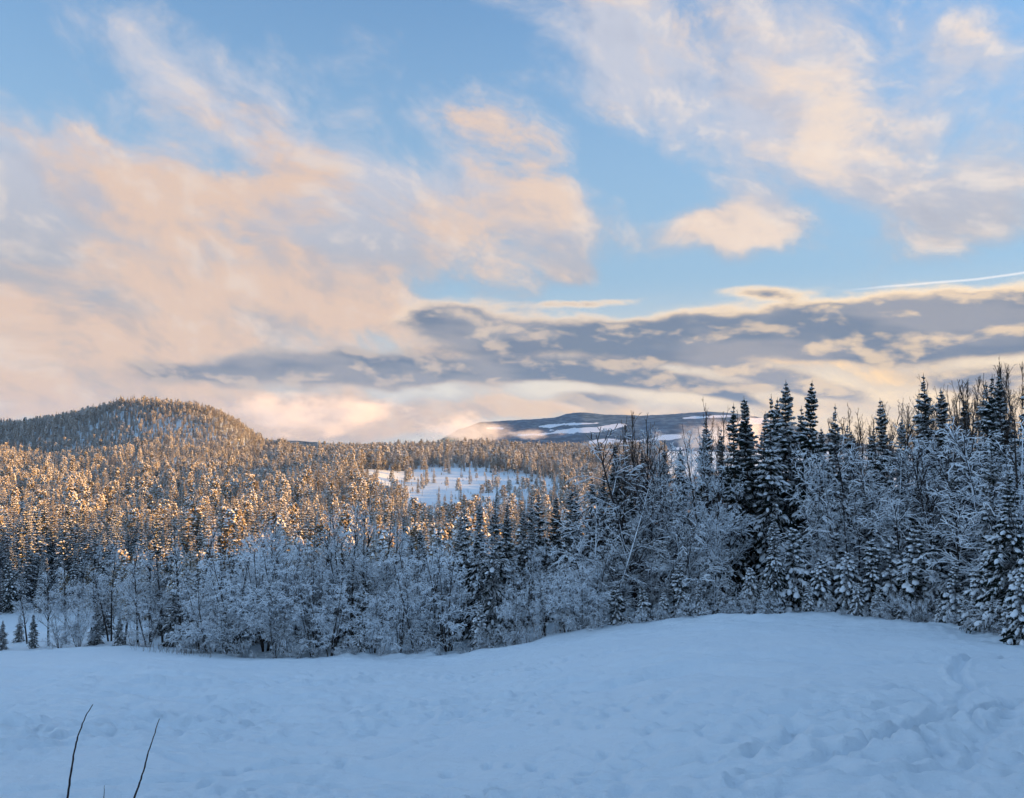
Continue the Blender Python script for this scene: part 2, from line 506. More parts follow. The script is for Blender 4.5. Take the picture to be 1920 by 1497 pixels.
def carve(x, y, dz):
    trench, berm = np.zeros_like(dz), np.zeros_like(dz)
    for pts, hw, dep in TRACKS:
        P = np.array([field_hit(*p) for p in pts])
        hw = hw * 0.50
        # smooth the line
        Q = [P[0]]
        for i in range(len(P) - 1):
            p0, p1, p2, p3 = P[max(i - 1, 0)], P[i], P[i + 1], P[min(i + 2, len(P) - 1)]
            for t in np.linspace(0.125, 1, 8):
                Q.append(0.5 * (2 * p1 + (p2 - p0) * t + (2 * p0 - 5 * p1 + 4 * p2 - p3) * t * t + (3 * p1 - p0 - 3 * p2 + p3) * t ** 3))
        Q = np.array(Q)
        lo, hi = Q.min(0) - 1.5, Q.max(0) + 1.5
        idx = np.nonzero((x > lo[0]) & (x < hi[0]) & (y > lo[1]) & (y < hi[1]))[0]
        if not len(idx):
            continue
        X, Y = x[idx], y[idx]
        wob = 0.05 * vnoise(X / 0.5, Y / 0.5, 2)
        best = np.full(len(idx), 9.0)
        for a, b in zip(Q[:-1], Q[1:]):
            ab = b - a
            t = np.clip(((X - a[0]) * ab[0] + (Y - a[1]) * ab[1]) / (ab @ ab + 1e-9), 0, 1)
            best = np.minimum(best, np.hypot(X - a[0] - t * ab[0], Y - a[1] - t * ab[1]))
        d = best + wob
        rough = 0.75 + 0.4 * vnoise(X / 0.3, Y / 0.3, 3)
        trench[idx] = np.minimum(trench[idx], -1.6 * dep * rough * np.exp(-(d / (1.1 * hw)) ** 4))
        berm[idx] = np.maximum(berm[idx], 0.30 * dep * np.exp(-((d - 2.0 * hw) / (0.7 * hw)) ** 2) * rough)
    dz += trench + berm * np.exp(trench * 30)
    for pts in TRAILS:                                     # single file of hoof and paw prints
        P = np.array([field_hit(*p) for p in pts])
        seg = np.hypot(*np.diff(P, axis=0).T)
        cum = np.r_[0, np.cumsum(seg)]
        rr = np.random.default_rng(len(pts))
        for q, s_ in enumerate(np.arange(0, cum[-1], 0.62)):
            s_ = s_ + rr.normal(0, 0.06)
            cx, cy = np.interp(s_, cum, P[:, 0]) + rr.normal(0, 0.05), np.interp(s_, cum, P[:, 1]) + (0.12 if q % 2 else -0.12)
            idx = np.nonzero((np.abs(x - cx) < 0.5) & (np.abs(y - cy) < 0.5))[0]
            dd = (x[idx] - cx) ** 2 / 0.010 + (y[idx] - cy) ** 2 / 0.022
            dz[idx] -= 0.17 * np.exp(-dd)
    return dz


def build_ground():
    inner = 3.0 * 1.0075 ** np.arange(0, 425)            # to about 71 m
    outer = inner[-1] * 1.024 ** np.arange(1, 150)       # to about 2.4 km
    rr = np.concatenate([[0.05, 1.0, 2.0], inner, outer, [3200, 4500, 7000, 9000]])
    ang = np.concatenate([np.linspace(-180, -60, 26)[:-1], np.linspace(-60, -36, 25)[:-1], np.linspace(-36, 36, 460), np.linspace(36, 60, 25)[1:], np.linspace(60, 180, 26)[1:-1]])
    A, Rr = np.meshgrid(np.radians(ang), rr)
    x, y = (Rr * np.sin(A)).ravel(), (Rr * np.cos(A)).ravel()
    r = Rr.ravel()
    z = ground(x, y)
    view = np.abs(A.ravel()) < R(40)
    d = np.zeros_like(x)
    near = (r < 95) & view
    dn = field_detail(x[near], y[near], r[near])
    d[near] = dn
    d = carve(x, y, d)
    z = z + d * sstep(r, 2.0, 4.0)
    z = np.where(r > 2500, np.where(y > 0, -285.0, np.where(z > 20, 20, z)), z)
    na, nr = len(ang), len(rr)
    i = np.arange(nr - 1)[:, None] * na + np.arange(na)[None, :]
    j = np.arange(nr - 1)[:, None] * na + (np.arange(na)[None, :] + 1) % na
    F = np.stack([i, j, j + na, i + na], -1).reshape(-1, 4)[:, ::-1]
    return mesh_np('snowy_ground', np.stack([x, y, z], 1), F, [M_SNOW], smooth=True)


# ---- snow
M_SNOW, t, b = mat('snow')
pos = t.node('ShaderNodeNewGeometry').outputs['Position']
n1, _ = t.noise(pos, 0.35, 4.0, 0.6)
n2, _ = t.noise(t.vm('MULTIPLY', pos, (1.0, 1.7, 1.7)), 3.2, 7.0, 0.72)
t.put(b.inputs['Base Color'], t.mix(n1, (0.66, 0.81, 0.95), (0.72, 0.85, 0.96)))
b.inputs['Roughness'].default_value = 0.65
bp = t.node('ShaderNodeBump')
bp.inputs['Strength'].default_value = 0.75
bp.inputs['Distance'].default_value = 0.11
t.put(bp.inputs['Height'], n2)
t.put(b.inputs['Normal'], bp.outputs[0])

add('snowy_ground', build_ground(), kind='structure')

# ---- far mountain across the valley: forest with snowy farmland and clearings
SKYL = np.array([(200, 852), (380, 838), (480, 824), (560, 827), (640, 833), (740, 833), (820, 829), (860, 806), (900, 792), (1000, 787), (1040, 784), (1062, 777), (1090, 774), (1130, 777),
                 (1200, 780), (1260, 777), (1330, 772), (1380, 776), (1450, 788), (1520, 806), (1600, 830), (1700, 848), (2300, 856)], float)
FIELDS = [  # snowy fields: centre column, row, half-widths, turn
    (1100, 806, 95, 5.5, 5), (1030, 799, 26, 3.0, 4), (1150, 800, 45, 4, 5), (1110, 838, 75, 7, 8), (1150, 829, 55, 6, 3), (1060, 846, 40, 4, 3), (1000, 849, 45, 2.5, 2),
    (990, 815, 18, 2.0, 5), (1090, 795, 40, 2.0, 2), (930, 803, 16, 2.0, 0), (1210, 845, 70, 5, 4), (1420, 790, 60, 6, 3), (1330, 782, 40, 2.5, 2), (1250, 820, 50, 5, 6), (700, 838, 70, 1.5, 0), (560, 842, 60, 1.4, 2),
]


def build_mountain():
    nu, nv = 360, 80
    uu = (np.linspace(150, 2350, nu) - W / 2) / FPX
    s = np.linspace(0, 1, nv)
    U, S = np.meshgrid(uu, s)
    px = U * FPX + W / 2
    row = np.interp(px, SKYL[:, 0], SKYL[:, 1])
    dist0 = np.where(px < 820, 3000, 3000 + 3600 * sstep(px, 760, 930))
    depth = 1700 * np.clip(dist0 / 6600, 0.4, 1)
    yv = dist0 + depth * np.minimum(S / 0.8, 1.4)
    ztop = (HOR - row) / FPX * (dist0 + depth)
    rise = sstep(S, -0.25, 0.8) * 1.0
    rise = (rise - rise[0]) / (1 - rise[0])
    z = -290 + (ztop + 290) * rise - 160 * sstep(S, 0.82, 1.0)
    x = U * yv
    rough = fbm(x / 500, yv / 500, 2, 4) * 16 * S * (1 - sstep(S, 0.72, 0.8) * 0.75)
    rough = rough + 5.0 * vnoise(x / 22, yv / 40, 1) * sstep(S, 0.5, 0.8) * np.clip(dist0 / 6600, 0.4, 1)
    z = z + rough
    py = HOR - z / yv * FPX
    f = np.zeros_like(z)
    wob = fbm(px / 22.0, py / 5.0, 1, 4)
    for cx, cy, sx, sy, rt in FIELDS:
        c, q = math.cos(R(rt)), math.sin(R(rt))
        a = ((px - cx) * c - (py - cy) * q) / sx
        e = ((px - cx) * q + (py - cy) * c) / sy
        f = np.maximum(f, 1.15 - (a * a + e * e) ** 0.5 + 0.42 * wob)
    me_f = np.clip(f * 2.2, 0, 1)
    i = (np.arange(nv - 1)[:, None] * nu + np.arange(nu - 1)[None, :])
    F = np.stack([i, i + 1, i + nu + 1, i + nu], -1).reshape(-1, 4)
    me = mesh_np('mountain', np.stack([x.ravel(), yv.ravel(), z.ravel()], 1), F, [M_FAR], smooth=True)
    at = me.attributes.new('open_snow', 'FLOAT', 'POINT')
    at.data.foreach_set('value', me_f.ravel().astype(np.float32))
    return me


M_FAR, t, b = mat('far_forest')
pos = t.node('ShaderNodeNewGeometry').outputs['Position']
at = t.node('ShaderNodeAttribute', attribute_name='open_snow')
n1, _ = t.noise(t.vm('MULTIPLY', pos, (1 / 90, 1 / 90, 1 / 25)), 1.0, 5.0, 0.6)
n2, _ = t.noise(t.vm('MULTIPLY', pos, (1 / 14, 1 / 40, 1 / 14)), 1.0, 2.0, 0.6)
forest = t.mix(t.rng(n1, 0.42, 0.64), (0.014, 0.045, 0.085), (0.085, 0.15, 0.225))  # blue of cloud shade and haze put into the forest colour
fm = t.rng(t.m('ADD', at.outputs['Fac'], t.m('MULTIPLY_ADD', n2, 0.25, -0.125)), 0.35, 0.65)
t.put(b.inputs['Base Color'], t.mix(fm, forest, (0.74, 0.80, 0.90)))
b.inputs['Roughness'].default_value = 0.9
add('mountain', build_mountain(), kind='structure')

# ------------------------------------------------------------------ tree materials
def snowy(name, dark, dark2, lo, hi, snow=(0.78, 0.83, 0.90), scale=3.0, amp=0.5, rough=0.85, vary=0.0):
    """bark or needles carrying snow: white lies on what faces up, broken by noise"""
    m, t, b = mat(name)
    g = t.node('ShaderNodeNewGeometry')
    nz = t.sep(g.outputs['Normal'])[2]
    n1, _ = t.noise(g.outputs['Position'], scale, 2.0, 0.6)
    lift = -amp
    if vary:                                               # no two trees carry the same
        rnd = t.node('ShaderNodeObjectInfo').outputs['Random']
        lift = t.m('MULTIPLY_ADD', rnd, 2 * vary, -amp - vary)
    f = t.rng(t.m('MULTIPLY_ADD', n1, amp * 2, t.m('ADD', nz, lift)), lo, hi)
    base = t.mix(n1, dark, dark2)
    t.put(b.inputs['Base Color'], t.mix(f, base, snow))
    b.inputs['Roughness'].default_value = rough
    b.inputs['Specular IOR Level'].default_value = 0.08
    return m


M_BARK = snowy('spruce_bark', (0.035, 0.026, 0.022), (0.07, 0.055, 0.045), 0.5, 0.9)
M_STEM = snowy('birch_bark', (0.022, 0.019, 0.018), (0.07, 0.063, 0.06), 0.3, 0.75, amp=0.4)
M_TWIG = snowy('frosted_twigs', (0.022, 0.02, 0.02), (0.06, 0.055, 0.055), -0.62, 0.18, snow=(0.77, 0.86, 0.95), amp=0.3, vary=0.5)
M_LADEN = snowy('snow_laden_branches', (0.018, 0.015, 0.015), (0.045, 0.04, 0.04), 0.02, 0.35, snow=(0.79, 0.87, 0.95), amp=0.2, vary=0.32)
M_BARE = snowy('bare_twigs', (0.06, 0.042, 0.032), (0.11, 0.08, 0.06), 0.15, 0.9, snow=(0.6, 0.62, 0.66), amp=0.5)
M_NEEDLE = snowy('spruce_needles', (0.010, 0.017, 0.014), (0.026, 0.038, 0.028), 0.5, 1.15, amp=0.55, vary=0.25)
M_NEEDLEF = snowy('frosted_needles', (0.035, 0.042, 0.032), (0.10, 0.10, 0.08), -0.05, 0.9, amp=0.7, scale=1.5)
M_FDARK = snowy('forest_needles', (0.07, 0.068, 0.045), (0.18, 0.165, 0.115), 0.1, 1.3, scale=2.5, amp=0.7)
M_FSNOW = snowy('forest_snow', (0.09, 0.085, 0.065), (0.22, 0.20, 0.165), -0.4, 0.9, snow=(0.64, 0.63, 0.62), scale=3.0, amp=0.9)
M_GOLD = snowy('sun_tinted_needles', (0.055, 0.047, 0.025), (0.25, 0.185, 0.095), 0.05, 1.15, snow=(0.66, 0.62, 0.57), amp=0.7, scale=1.5, vary=0.35)  # warm sunlight put into the needle and snow colour
M_CLUMP, t, b = mat('branch_snow')
pos = t.node('ShaderNodeNewGeometry').outputs['Position']
n1, _ = t.noise(pos, 5.0, 2.0, 0.6)
t.put(b.inputs['Base Color'], t.mix(n1, (0.70, 0.79, 0.88), (0.80, 0.87, 0.94)))
b.inputs['Roughness'].default_value = 0.8


# ------------------------------------------------------------------ geometry of trees
def prisms(P0, P1, r0, r1, sides=3):
    """tapered prisms between point pairs -> verts, quads"""
    P0, P1 = np.asarray(P0, float), np.asarray(P1, float)
    d = P1 - P0
    L = np.linalg.norm(d, axis=1, keepdims=True) + 1e-9
    d = d / L
    ref = np.where(np.abs(d[:, 2:3]) < 0.9, np.array([[0, 0, 1.0]]), np.array([[1.0, 0, 0]]))
    a = np.cross(d, ref)
    a /= np.linalg.norm(a, axis=1, keepdims=True) + 1e-9
    b_ = np.cross(a, d)
    n = len(P0)
    V = np.zeros((n, 2 * sides, 3))
    for k in range(sides):
        th = 2 * math.pi * k / sides + math.pi / 2
        o = a * math.cos(th) + b_ * math.sin(th)
        V[:, k] = P0 + o * np.asarray(r0)[:, None]
        V[:, sides + k] = P1 + o * np.asarray(r1)[:, None]
    base = (np.arange(n) * 2 * sides)[:, None]
    F = [np.concatenate([base + k, base + (k + 1) % sides, base + sides + (k + 1) % sides, base + sides + k], 1) for k in range(sides)]
    return V.reshape(-1, 3), np.concatenate(F, 0)


def limb(pts, radii, sides=6):
    """one continuous tapered stem"""
    pts = np.asarray(pts, float)
    n = len(pts)
    V = []
    for p, r in zip(pts, radii):
        for k in range(sides):
            th = 2 * math.pi * k / sides
            V.append((p[0] + r * math.cos(th), p[1] + r * math.sin(th), p[2]))
    F = [(i * sides + k, i * sides + (k + 1) % sides, (i + 1) * sides + (k + 1) % sides, (i + 1) * sides + k) for i in range(n - 1) for k in range(sides)]
    return np.array(V), np.array(F)


class Bag:
    """collects triangles and quads"""
    def __init__(s):
        s.V, s.F, s.n = [], [], 0

    def tris(s, T):
        """T: (n,3,3) corner points"""
        T = np.asarray(T, float).reshape(-1, 3, 3)
        k = len(T)
        s.V.append(T.reshape(-1, 3))
        s.F.append(np.arange(k * 3).reshape(k, 3) + s.n)
        s.n += 3 * k

    def mesh(s, V, F):
        F = np.asarray(F)
        if F.shape[1] == 4:
            F = np.concatenate([F[:, [0, 1, 2]], F[:, [0, 2, 3]]], 0)
        s.V.append(np.asarray(V, float))
        s.F.append(F + s.n)
        s.n += len(V)

    def build(s, name, mats, smooth=False):
        return mesh_np(name, np.concatenate(s.V), np.concatenate(s.F), mats, smooth=smooth)


DOME_A = np.array([(math.cos(2 * math.pi * k / 6), math.sin(2 * math.pi * k / 6)) for k in range(6)])


def domes(C, fwd, length, width, height, r):
    """low mounds of snow, long axis along fwd; 18 triangles each"""
    C = np.asarray(C, float)
    n = len(C)
    fwd = fwd / (np.linalg.norm(fwd, axis=1, keepdims=True) + 1e-9)
    side = np.cross(fwd, np.array([[0, 0, 1.0]]))
    side /= np.linalg.norm(side, axis=1, keepdims=True) + 1e-9
    up = np.cross(side, fwd)
    V = np.zeros((n, 13, 3))
    for k in range(6):
        j = 0.8 + 0.4 * r.random((n, 1))
        V[:, k] = C + fwd * length[:, None] * DOME_A[k, 0] * j + side * width[:, None] * DOME_A[k, 1] * j - up * height[:, None] * 0.35
        V[:, 6 + k] = C + fwd * length[:, None] * DOME_A[k, 0] * 0.7 * j + side * width[:, None] * DOME_A[k, 1] * 0.72 * j + up * height[:, None] * 0.55 * j
    V[:, 12] = C + up * height[:, None]
    F = []
    for k in range(6):
        q = (k + 1) % 6
        F += [(k, q, 6 + q), (k, 6 + q, 6 + k), (6 + k, 6 + q, 12)]
    F = (np.array(F)[None] + (np.arange(n) * 13)[:, None, None]).reshape(-1, 3)
    return V.reshape(-1, 3), F


def make_spruce(seed, h=14.0, lmax=2.1, snow=0.5, step=0.36, per=6, droop=0.35, ragged=0.25, bare=0.06, clump=1.0, m=8, joined=None):
    r = np.random.default_rng(seed)
    zs = []
    z = h * bare
    while z < h - 0.25:
        zs.append(z)
        z += step * (0.75 + 0.5 * r.random()) * (1.0 - 0.35 * z / h)
    B = []          # branch: base z, azimuth, length
    side_bias = r.random() * 6.28
    for z in zs:
        tt = 1 - z / h
        env = lmax * (tt ** 0.92) * (0.55 + 0.45 * min(1.0, (z / h) / 0.16 + 0.35)) + 0.06
        env *= 1 + ragged * 0.6 * math.sin(z * 1.9 + seed)
        k = max(4, int(per * (0.75 + 0.5 * r.random())))
        a0 = r.random() * 6.28
        for q in range(k):
            if r.random() < 0.11:
                continue
            a = a0 + 6.28 * q / k + r.normal(0, 0.22)
            L = env * (1 + ragged * r.normal(0, 0.6)) * (1 + 0.12 * math.cos(a - side_bias))
            B.append((z + r.normal(0, 0.05), a, max(0.08, min(L, env * 1.45)), tt))
    B = np.array(B)
    n = len(B)
    bz, az, L, tt = B.T
    dirx, diry = np.cos(az), np.sin(az)
    up = 0.45 - 0.75 * tt + r.normal(0, 0.09, n)         # tops reach up, low branches hang
    dr = droop * (0.4 + 0.9 * tt) * (0.8 + 0.4 * r.random(n)) * (1 + 0.5 * snow)
    S = np.array([0.0, 0.25, 0.5, 0.75, 1.0])

    def on(s):
        """point on every branch at s (n,)"""
        zz = bz + L * (up * s - dr * s * s + 0.16 * np.maximum(s - 0.7, 0))
        return np.stack([dirx * L * s, diry * L * s, zz], 1)

    fine = np.minimum(1.0, 0.22 + 0.85 * L)
    crown, white = Bag(), Bag()
    P = [on(np.full(n, s)) for s in S]
    for k in range(4):
        r0 = np.clip(0.05 * L * (1 - S[k]) + 0.022, 0.02, 0.11)
        r1 = np.clip(0.05 * L * (1 - S[k + 1]) + 0.012, 0.012, 0.11)
        V, F = prisms(P[k], P[k + 1], r0, r1)
        crown.mesh(V, F)
    # sprays of needles to both sides and hanging below
    fwd = np.stack([dirx, diry, np.zeros(n)], 1)
    side = np.stack([-diry, dirx, np.zeros(n)], 1)
    for q in range(m):
        s = np.clip((q + 0.6 + r.normal(0, 0.2, n)) / m, 0.08, 1.0)
        p = on(s)
        for sg in (-1, 1):
            l = (0.34 * L * (1.05 - s) + 0.17 * fine) * (0.7 + 0.6 * r.random(n))
            dd = fwd * (0.55 + 0.3 * r.random((n, 1))) + side * sg * (0.75 + 0.3 * r.random((n, 1)))
            dd[:, 2] = -0.25 - 0.5 * r.random(n) * (0.4 + tt)
            tip = p + dd * l[:, None]
            wd = (0.055 + 0.05 * r.random(n))[:, None] * np.minimum(1.0, 0.4 + l[:, None]) * fine[:, None]
            hang = np.zeros((n, 3))
            hang[:, 2] = -1
            mid = (p + tip) * 0.5
            crown.tris(np.stack([p + fwd * wd, mid + hang * wd * 2.2 - fwd * wd, tip], 1))
            crown.tris(np.stack([p - fwd * wd, tip, mid + fwd * wd * 1.6], 1))
            keep = r.random(n) < 0.42 + 0.5 * snow
            lift = np.array([0, 0, 0.035])
            sn = np.stack([p + fwd * wd * 1.1 + lift, p - fwd * wd * 1.1 + lift, tip * 0.93 + p * 0.07 + lift * 0.8], 1)
            white.tris(sn[keep])
        hl = (0.14 + 0.30 * r.random(n)) * fine
        bot = p + np.stack([0.06 * r.normal(size=n), 0.06 * r.normal(size=n), -hl], 1)
        crown.tris(np.stack([p + fwd * 0.07 * fine[:, None], p - fwd * 0.07 * fine[:, None], bot], 1))
        crown.tris(np.stack([p + side * 0.07 * fine[:, None], p - side * 0.07 * fine[:, None], bot], 1))
    # lumps of snow along the branches
    for s0 in (0.42, 0.66, 0.88):
        keep = r.random(n) < (0.30 + 0.75 * snow) * (0.55 + 0.6 * s0)
        s = np.clip(s0 + r.normal(0, 0.07, n), 0.2, 1.0)
        p, p2 = on(s), on(np.minimum(s + 0.08, 1.08))
        ln = (0.10 * fine + 0.115 * L) * (0.7 + 0.6 * r.random(n)) * clump
        wd = ln * (0.42 + 0.3 * r.random(n)) * (1 + 0.3 * snow)
        ht = (0.045 + 0.075 * snow * (0.6 + 0.8 * r.random(n))) * clump * fine
        V, F = domes(p[keep] + np.array([0, 0, 0.03]), (p2 - p)[keep], ln[keep], wd[keep], ht[keep], r)
        white.mesh(V, F)
    # leader shoot
    V, F = prisms([[0, 0, h - 0.6]], [[0, 0, h]], np.array([0.045]), np.array([0.008]))
    crown.mesh(V, F)
    zz = np.array([-0.6, 0, h * 0.3, h * 0.65, h * 0.97])
    V, F = limb([(0, 0, q) for q in zz], [h * 0.013 + 0.03, h * 0.0115 + 0.02, h * 0.009, h * 0.005, 0.012])
    if joined:                                             # seen from afar: one mesh
        nb = sum(len(f) for f in crown.F)
        crown.mesh(V, F)
        nb += 2 * len(F)
        off = crown.n
        Va = np.concatenate(crown.V + white.V)
        Fa = np.concatenate(crown.F + [f + off for f in white.F])
        return mesh_np('forest_tree', Va, Fa, [joined, M_CLUMP], np.r_[np.zeros(nb, int), np.ones(len(Fa) - nb, int)])
    trunk = mesh_np('trunk', V, F, [M_BARK], smooth=True)
    return {'h': h, 'parts': [('trunk', trunk), ('crown', crown.build('crown', [M_NEEDLE])), ('snow', white.build('snow', [M_CLUMP], True))]}


def make_frosty(seed, h=12.0, stems=1, lean=0.06, counts=(18, 8, 6, 4), lens=(0.30, 0.48, 0.52, 0.5), pitch=(0.75, 0.9, 0.9, 1.0), grav=(0.0, 0.10, 0.2, 0.35),
                first=0.22, radii=(0.010, 0.40, 0.5, 0.6, 0.7), rmin=0.011, twig=None, big=None, shape=0.8, fork=0.0, spread=0.0):
    """a leafless tree: stems, limbs and several orders of twigs, all of them real tapered rods"""
    r = np.random.default_rng(seed)
    twig, big = twig or M_TWIG, big or M_STEM

    def grow(base, d, L, g, k, wob):
        """polylines (n,k+1,3)"""
        n = len(base)
        P = np.zeros((n, k + 1, 3))
        P[:, 0] = base
        d = d.copy()
        for i in range(k):
            d = d + r.normal(0, wob, (n, 3)) + np.array([0, 0, -1.0]) * np.asarray(g).reshape(-1, 1) / k
            d /= np.linalg.norm(d, axis=1, keepdims=True)
            P[:, i + 1] = P[:, i] + d * (L / k)[:, None]
        return P

    n0 = stems
    a = r.random(n0) * 6.28
    ln = lean * (1 + spread * np.arange(n0)) * (0.5 + r.random(n0))
    d0 = np.stack([np.cos(a) * ln, np.sin(a) * ln, np.ones(n0)], 1)
    d0 /= np.linalg.norm(d0, axis=1, keepdims=True)
    base = np.stack([np.cos(a), np.sin(a), np.zeros(n0)], 1) * (0.10 * (n0 > 1)) * h * 0.12
    base[:, 2] = -0.5
    L0 = h * (1.0 - 0.25 * r.random(n0) * (n0 > 1))
    L0[0] = h
    P = grow(base, d0, L0 + 0.5, np.zeros(n0), 8, 0.035)
    Lp = L0
    rad = np.full(n0, radii[0] * h / math.sqrt(n0))
    segs_big, segs_small = [], []

    def collect(P, rad, tip, small):
        n, k1, _ = P.shape
        t = np.linspace(0, 1, k1)
        for i in range(k1 - 1):
            r0 = rad * (1 - t[i]) + tip * t[i]
            r1 = rad * (1 - t[i + 1]) + tip * t[i + 1]
            (segs_small if small else segs_big).append((P[:, i], P[:, i + 1], np.maximum(r0, rmin), np.maximum(r1, rmin)))

    collect(P, rad, rmin, False)
    for lev, cnt in enumerate(counts):
        n, k1, _ = P.shape
        c = np.maximum(1, (cnt * (0.7 + 0.6 * r.random(n)) * np.clip(Lp / np.median(Lp), 0.4, 1.6)).astype(int))
        par = np.repeat(np.arange(n), c)
        lo = first if lev == 0 else 0.12
        s = lo + (1 - lo) * r.random(len(par)) ** (0.9 if lev == 0 else 0.8)
        s = np.minimum(s, 0.985)
        f = s * (k1 - 1)
        i = f.astype(int)
        fr = (f - i)[:, None]
        b0 = P[par, i] * (1 - fr) + P[par, i + 1] * fr
        ax = P[par, i + 1] - P[par, i]
        ax /= np.linalg.norm(ax, axis=1, keepdims=True)
        rnd = r.normal(size=(len(par), 3))
        if lev > 0:
            rnd[:, 2] *= 0.5
        perp = rnd - (rnd * ax).sum(1, keepdims=True) * ax
        perp /= np.linalg.norm(perp, axis=1, keepdims=True) + 1e-9
        ph = pitch[lev] * (0.75 + 0.5 * r.random(len(par)))
        if lev == 0:
            ph = ph * (1.15 - 0.5 * s)
        d = ax * np.cos(ph)[:, None] + perp * np.sin(ph)[:, None]
        if lev == 0:
            prof = (1 - ((s - lo) / (1 - lo)) ** 1.6 * shape) * (0.55 + 0.45 * np.minimum(1, (s - lo) / 0.15 + 0.4))
            L = h * lens[0] * prof * (0.6 + 0.7 * r.random(len(par)))
        else:
            L = Lp[par] * lens[lev] * (1.1 - 0.6 * s) * (0.55 + 0.8 * r.random(len(par)))
        L = np.maximum(L, 0.10)
        rr = np.maximum(rad[par] * radii[lev + 1] * (1.05 - 0.55 * s), rmin)
        k = 5 if lev == 0 else (4 if lev == 1 else (3 if lev == 2 else 2))
        P = grow(b0, d, L, np.full(len(par), grav[lev]) * (0.6 + 0.8 * r.random(len(par))), k, 0.10 + 0.05 * lev)
        Lp, rad = L, rr
        collect(P, rr, rmin * 0.7, lev >= 1)

    def pack(segs, name, m, sides):
        A = [np.concatenate([q[j] for q in segs]) for j in range(4)]
        V, F = prisms(*A, sides=sides)
        return mesh_np(name, V, F, [m])

    return {'h': h, 'parts': [('trunk', pack(segs_big, 'trunk', big, 5)), ('crown', pack(segs_small, 'crown', twig, 3))]}


def make_simple_spruce(seed, h=13.0, layers=13, per=7, wid=0.15, sub=1, dense=1.0):
    """a spruce as seen from far off: tiers of drooping boughs, snow on their upper side"""
    r = np.random.default_rng(seed)
    T, mi = [], []
    for k in range(layers):
        f = k / layers
        z1 = h * (0.08 + 0.92 * (1 - (1 - f) ** 1.0))
        rad = h * wid * (1 - f) ** 0.85 * (0.85 + 0.3 * r.random()) + 0.12
        drop = rad * (0.55 + 0.3 * r.random()) + 0.1
        a0 = r.random() * 6.28
        top = min(h, z1 + h / layers * 1.25)
        for q in range(per):
            a = a0 + 6.28 * (q + 0.35 * r.normal()) / per
            wd = 6.28 / per * (0.36 + 0.25 * r.random())
            L = rad * (0.7 + 0.5 * r.random())
            zt = z1 - drop * (0.5 + 0.6 * r.random())
            ap = (0.04 * math.cos(a), 0.04 * math.sin(a), top)
            lf = (L * 0.8 * math.cos(a - wd), L * 0.8 * math.sin(a - wd), zt + 0.12 * rad)
            rt = (L * 0.8 * math.cos(a + wd), L * 0.8 * math.sin(a + wd), zt + 0.12 * rad)
            tip = (L * math.cos(a), L * math.sin(a), zt)
            sn = r.random() < 0.58
            T += [(ap, lf, tip), (ap, tip, rt)]
            mi += [1 if sn else 0] * 2
            if sub:
                lo = (L * 0.45 * math.cos(a), L * 0.45 * math.sin(a), zt - 0.30 * rad - 0.15)
                T += [(lf, lo, tip), (tip, lo, rt)]
                mi += [0, 0]
    T.append(((-0.05, 0, h * 0.9), (0.05, 0, h * 0.9), (0, 0, h * 1.02)))
    mi.append(0)
    return np.array(T, float), np.array(mi)


def make_simple_pine(seed, h=13.0, n=26, sub=1):
    """a snowy pine or birch crown from far off: tufts of boughs round an upright stem"""
    r = np.random.default_rng(seed)
    T, mi = [], []
    for k in range(n):
        a = r.random() * 6.28
        f = r.random()
        z = h * (0.38 + 0.6 * f)
        q = h * 0.17 * math.sqrt(r.random()) * (1.15 - 0.75 * f ** 2)
        c = np.array((q * math.cos(a), q * math.sin(a), z))
        s = h * 0.026 * (0.6 + 0.8 * r.random())
        out = np.array((math.cos(a), math.sin(a), 0.2))
        sd = np.array((-math.sin(a), math.cos(a), 0))
        up = np.array((0, 0, 1.0))
        p = [c + out * s * 1.2 - up * 0.3 * s, c + sd * s - up * 0.2 * s, c - sd * s - up * 0.25 * s, c + up * s * 0.9, c - up * s * 0.8]
        sn = 1 if r.random() < 0.42 else 0
        T += [(p[3], p[1], p[0]), (p[3], p[0], p[2])]
        mi += [sn, sn]
        if sub:
            T += [(p[0], p[1], p[4]), (p[0], p[4], p[2])]
            mi += [0, 0]
    w_ = 0.012 * h
    T += [((-w_, 0, -0.5), (w_, 0, -0.5), (0, 0, h * 0.9)), ((0, -w_, -0.5), (0, w_, -0.5), (0, 0, h * 0.9))]
    mi += [0, 0]
    return np.array(T, float), np.array(mi)

# ------------------------------------------------------------------ placing the trees
def col_row(x, y, z):
    """column and row of a point in the photograph (for sorting and labels)"""
    c, s_ = math.cos(PITCH), math.sin(PITCH)
    fy = y * c + z * s_
    fz = -y * s_ + z * c
    return W / 2 + FPX * x / fy, HT / 2 - FPX * fz / fy


def top_z(row, y):
    d = ray(960, row)
    return d[2] / d[1] * y


def copies(tr, name, x, y, z, s, rz, wide=1.0, tilt=0.0):
    root = bpy.data.objects.new(name, None)
    root.empty_display_size = 0.3
    COL.objects.link(root)
    root.location = (x, y, z)
    root.scale = (s * wide, s * wide, s)
    root.rotation_euler = (tilt * math.cos(rz * 3), tilt * math.sin(rz * 5), rz)
    for n, me in tr['parts']:
        o = bpy.data.objects.new(n, me)
        COL.objects.link(o)
        o.parent = root
        if n == 'snow':
            o['kind'] = 'stuff'
    return root


PLACED = []          # root, kind, look, column


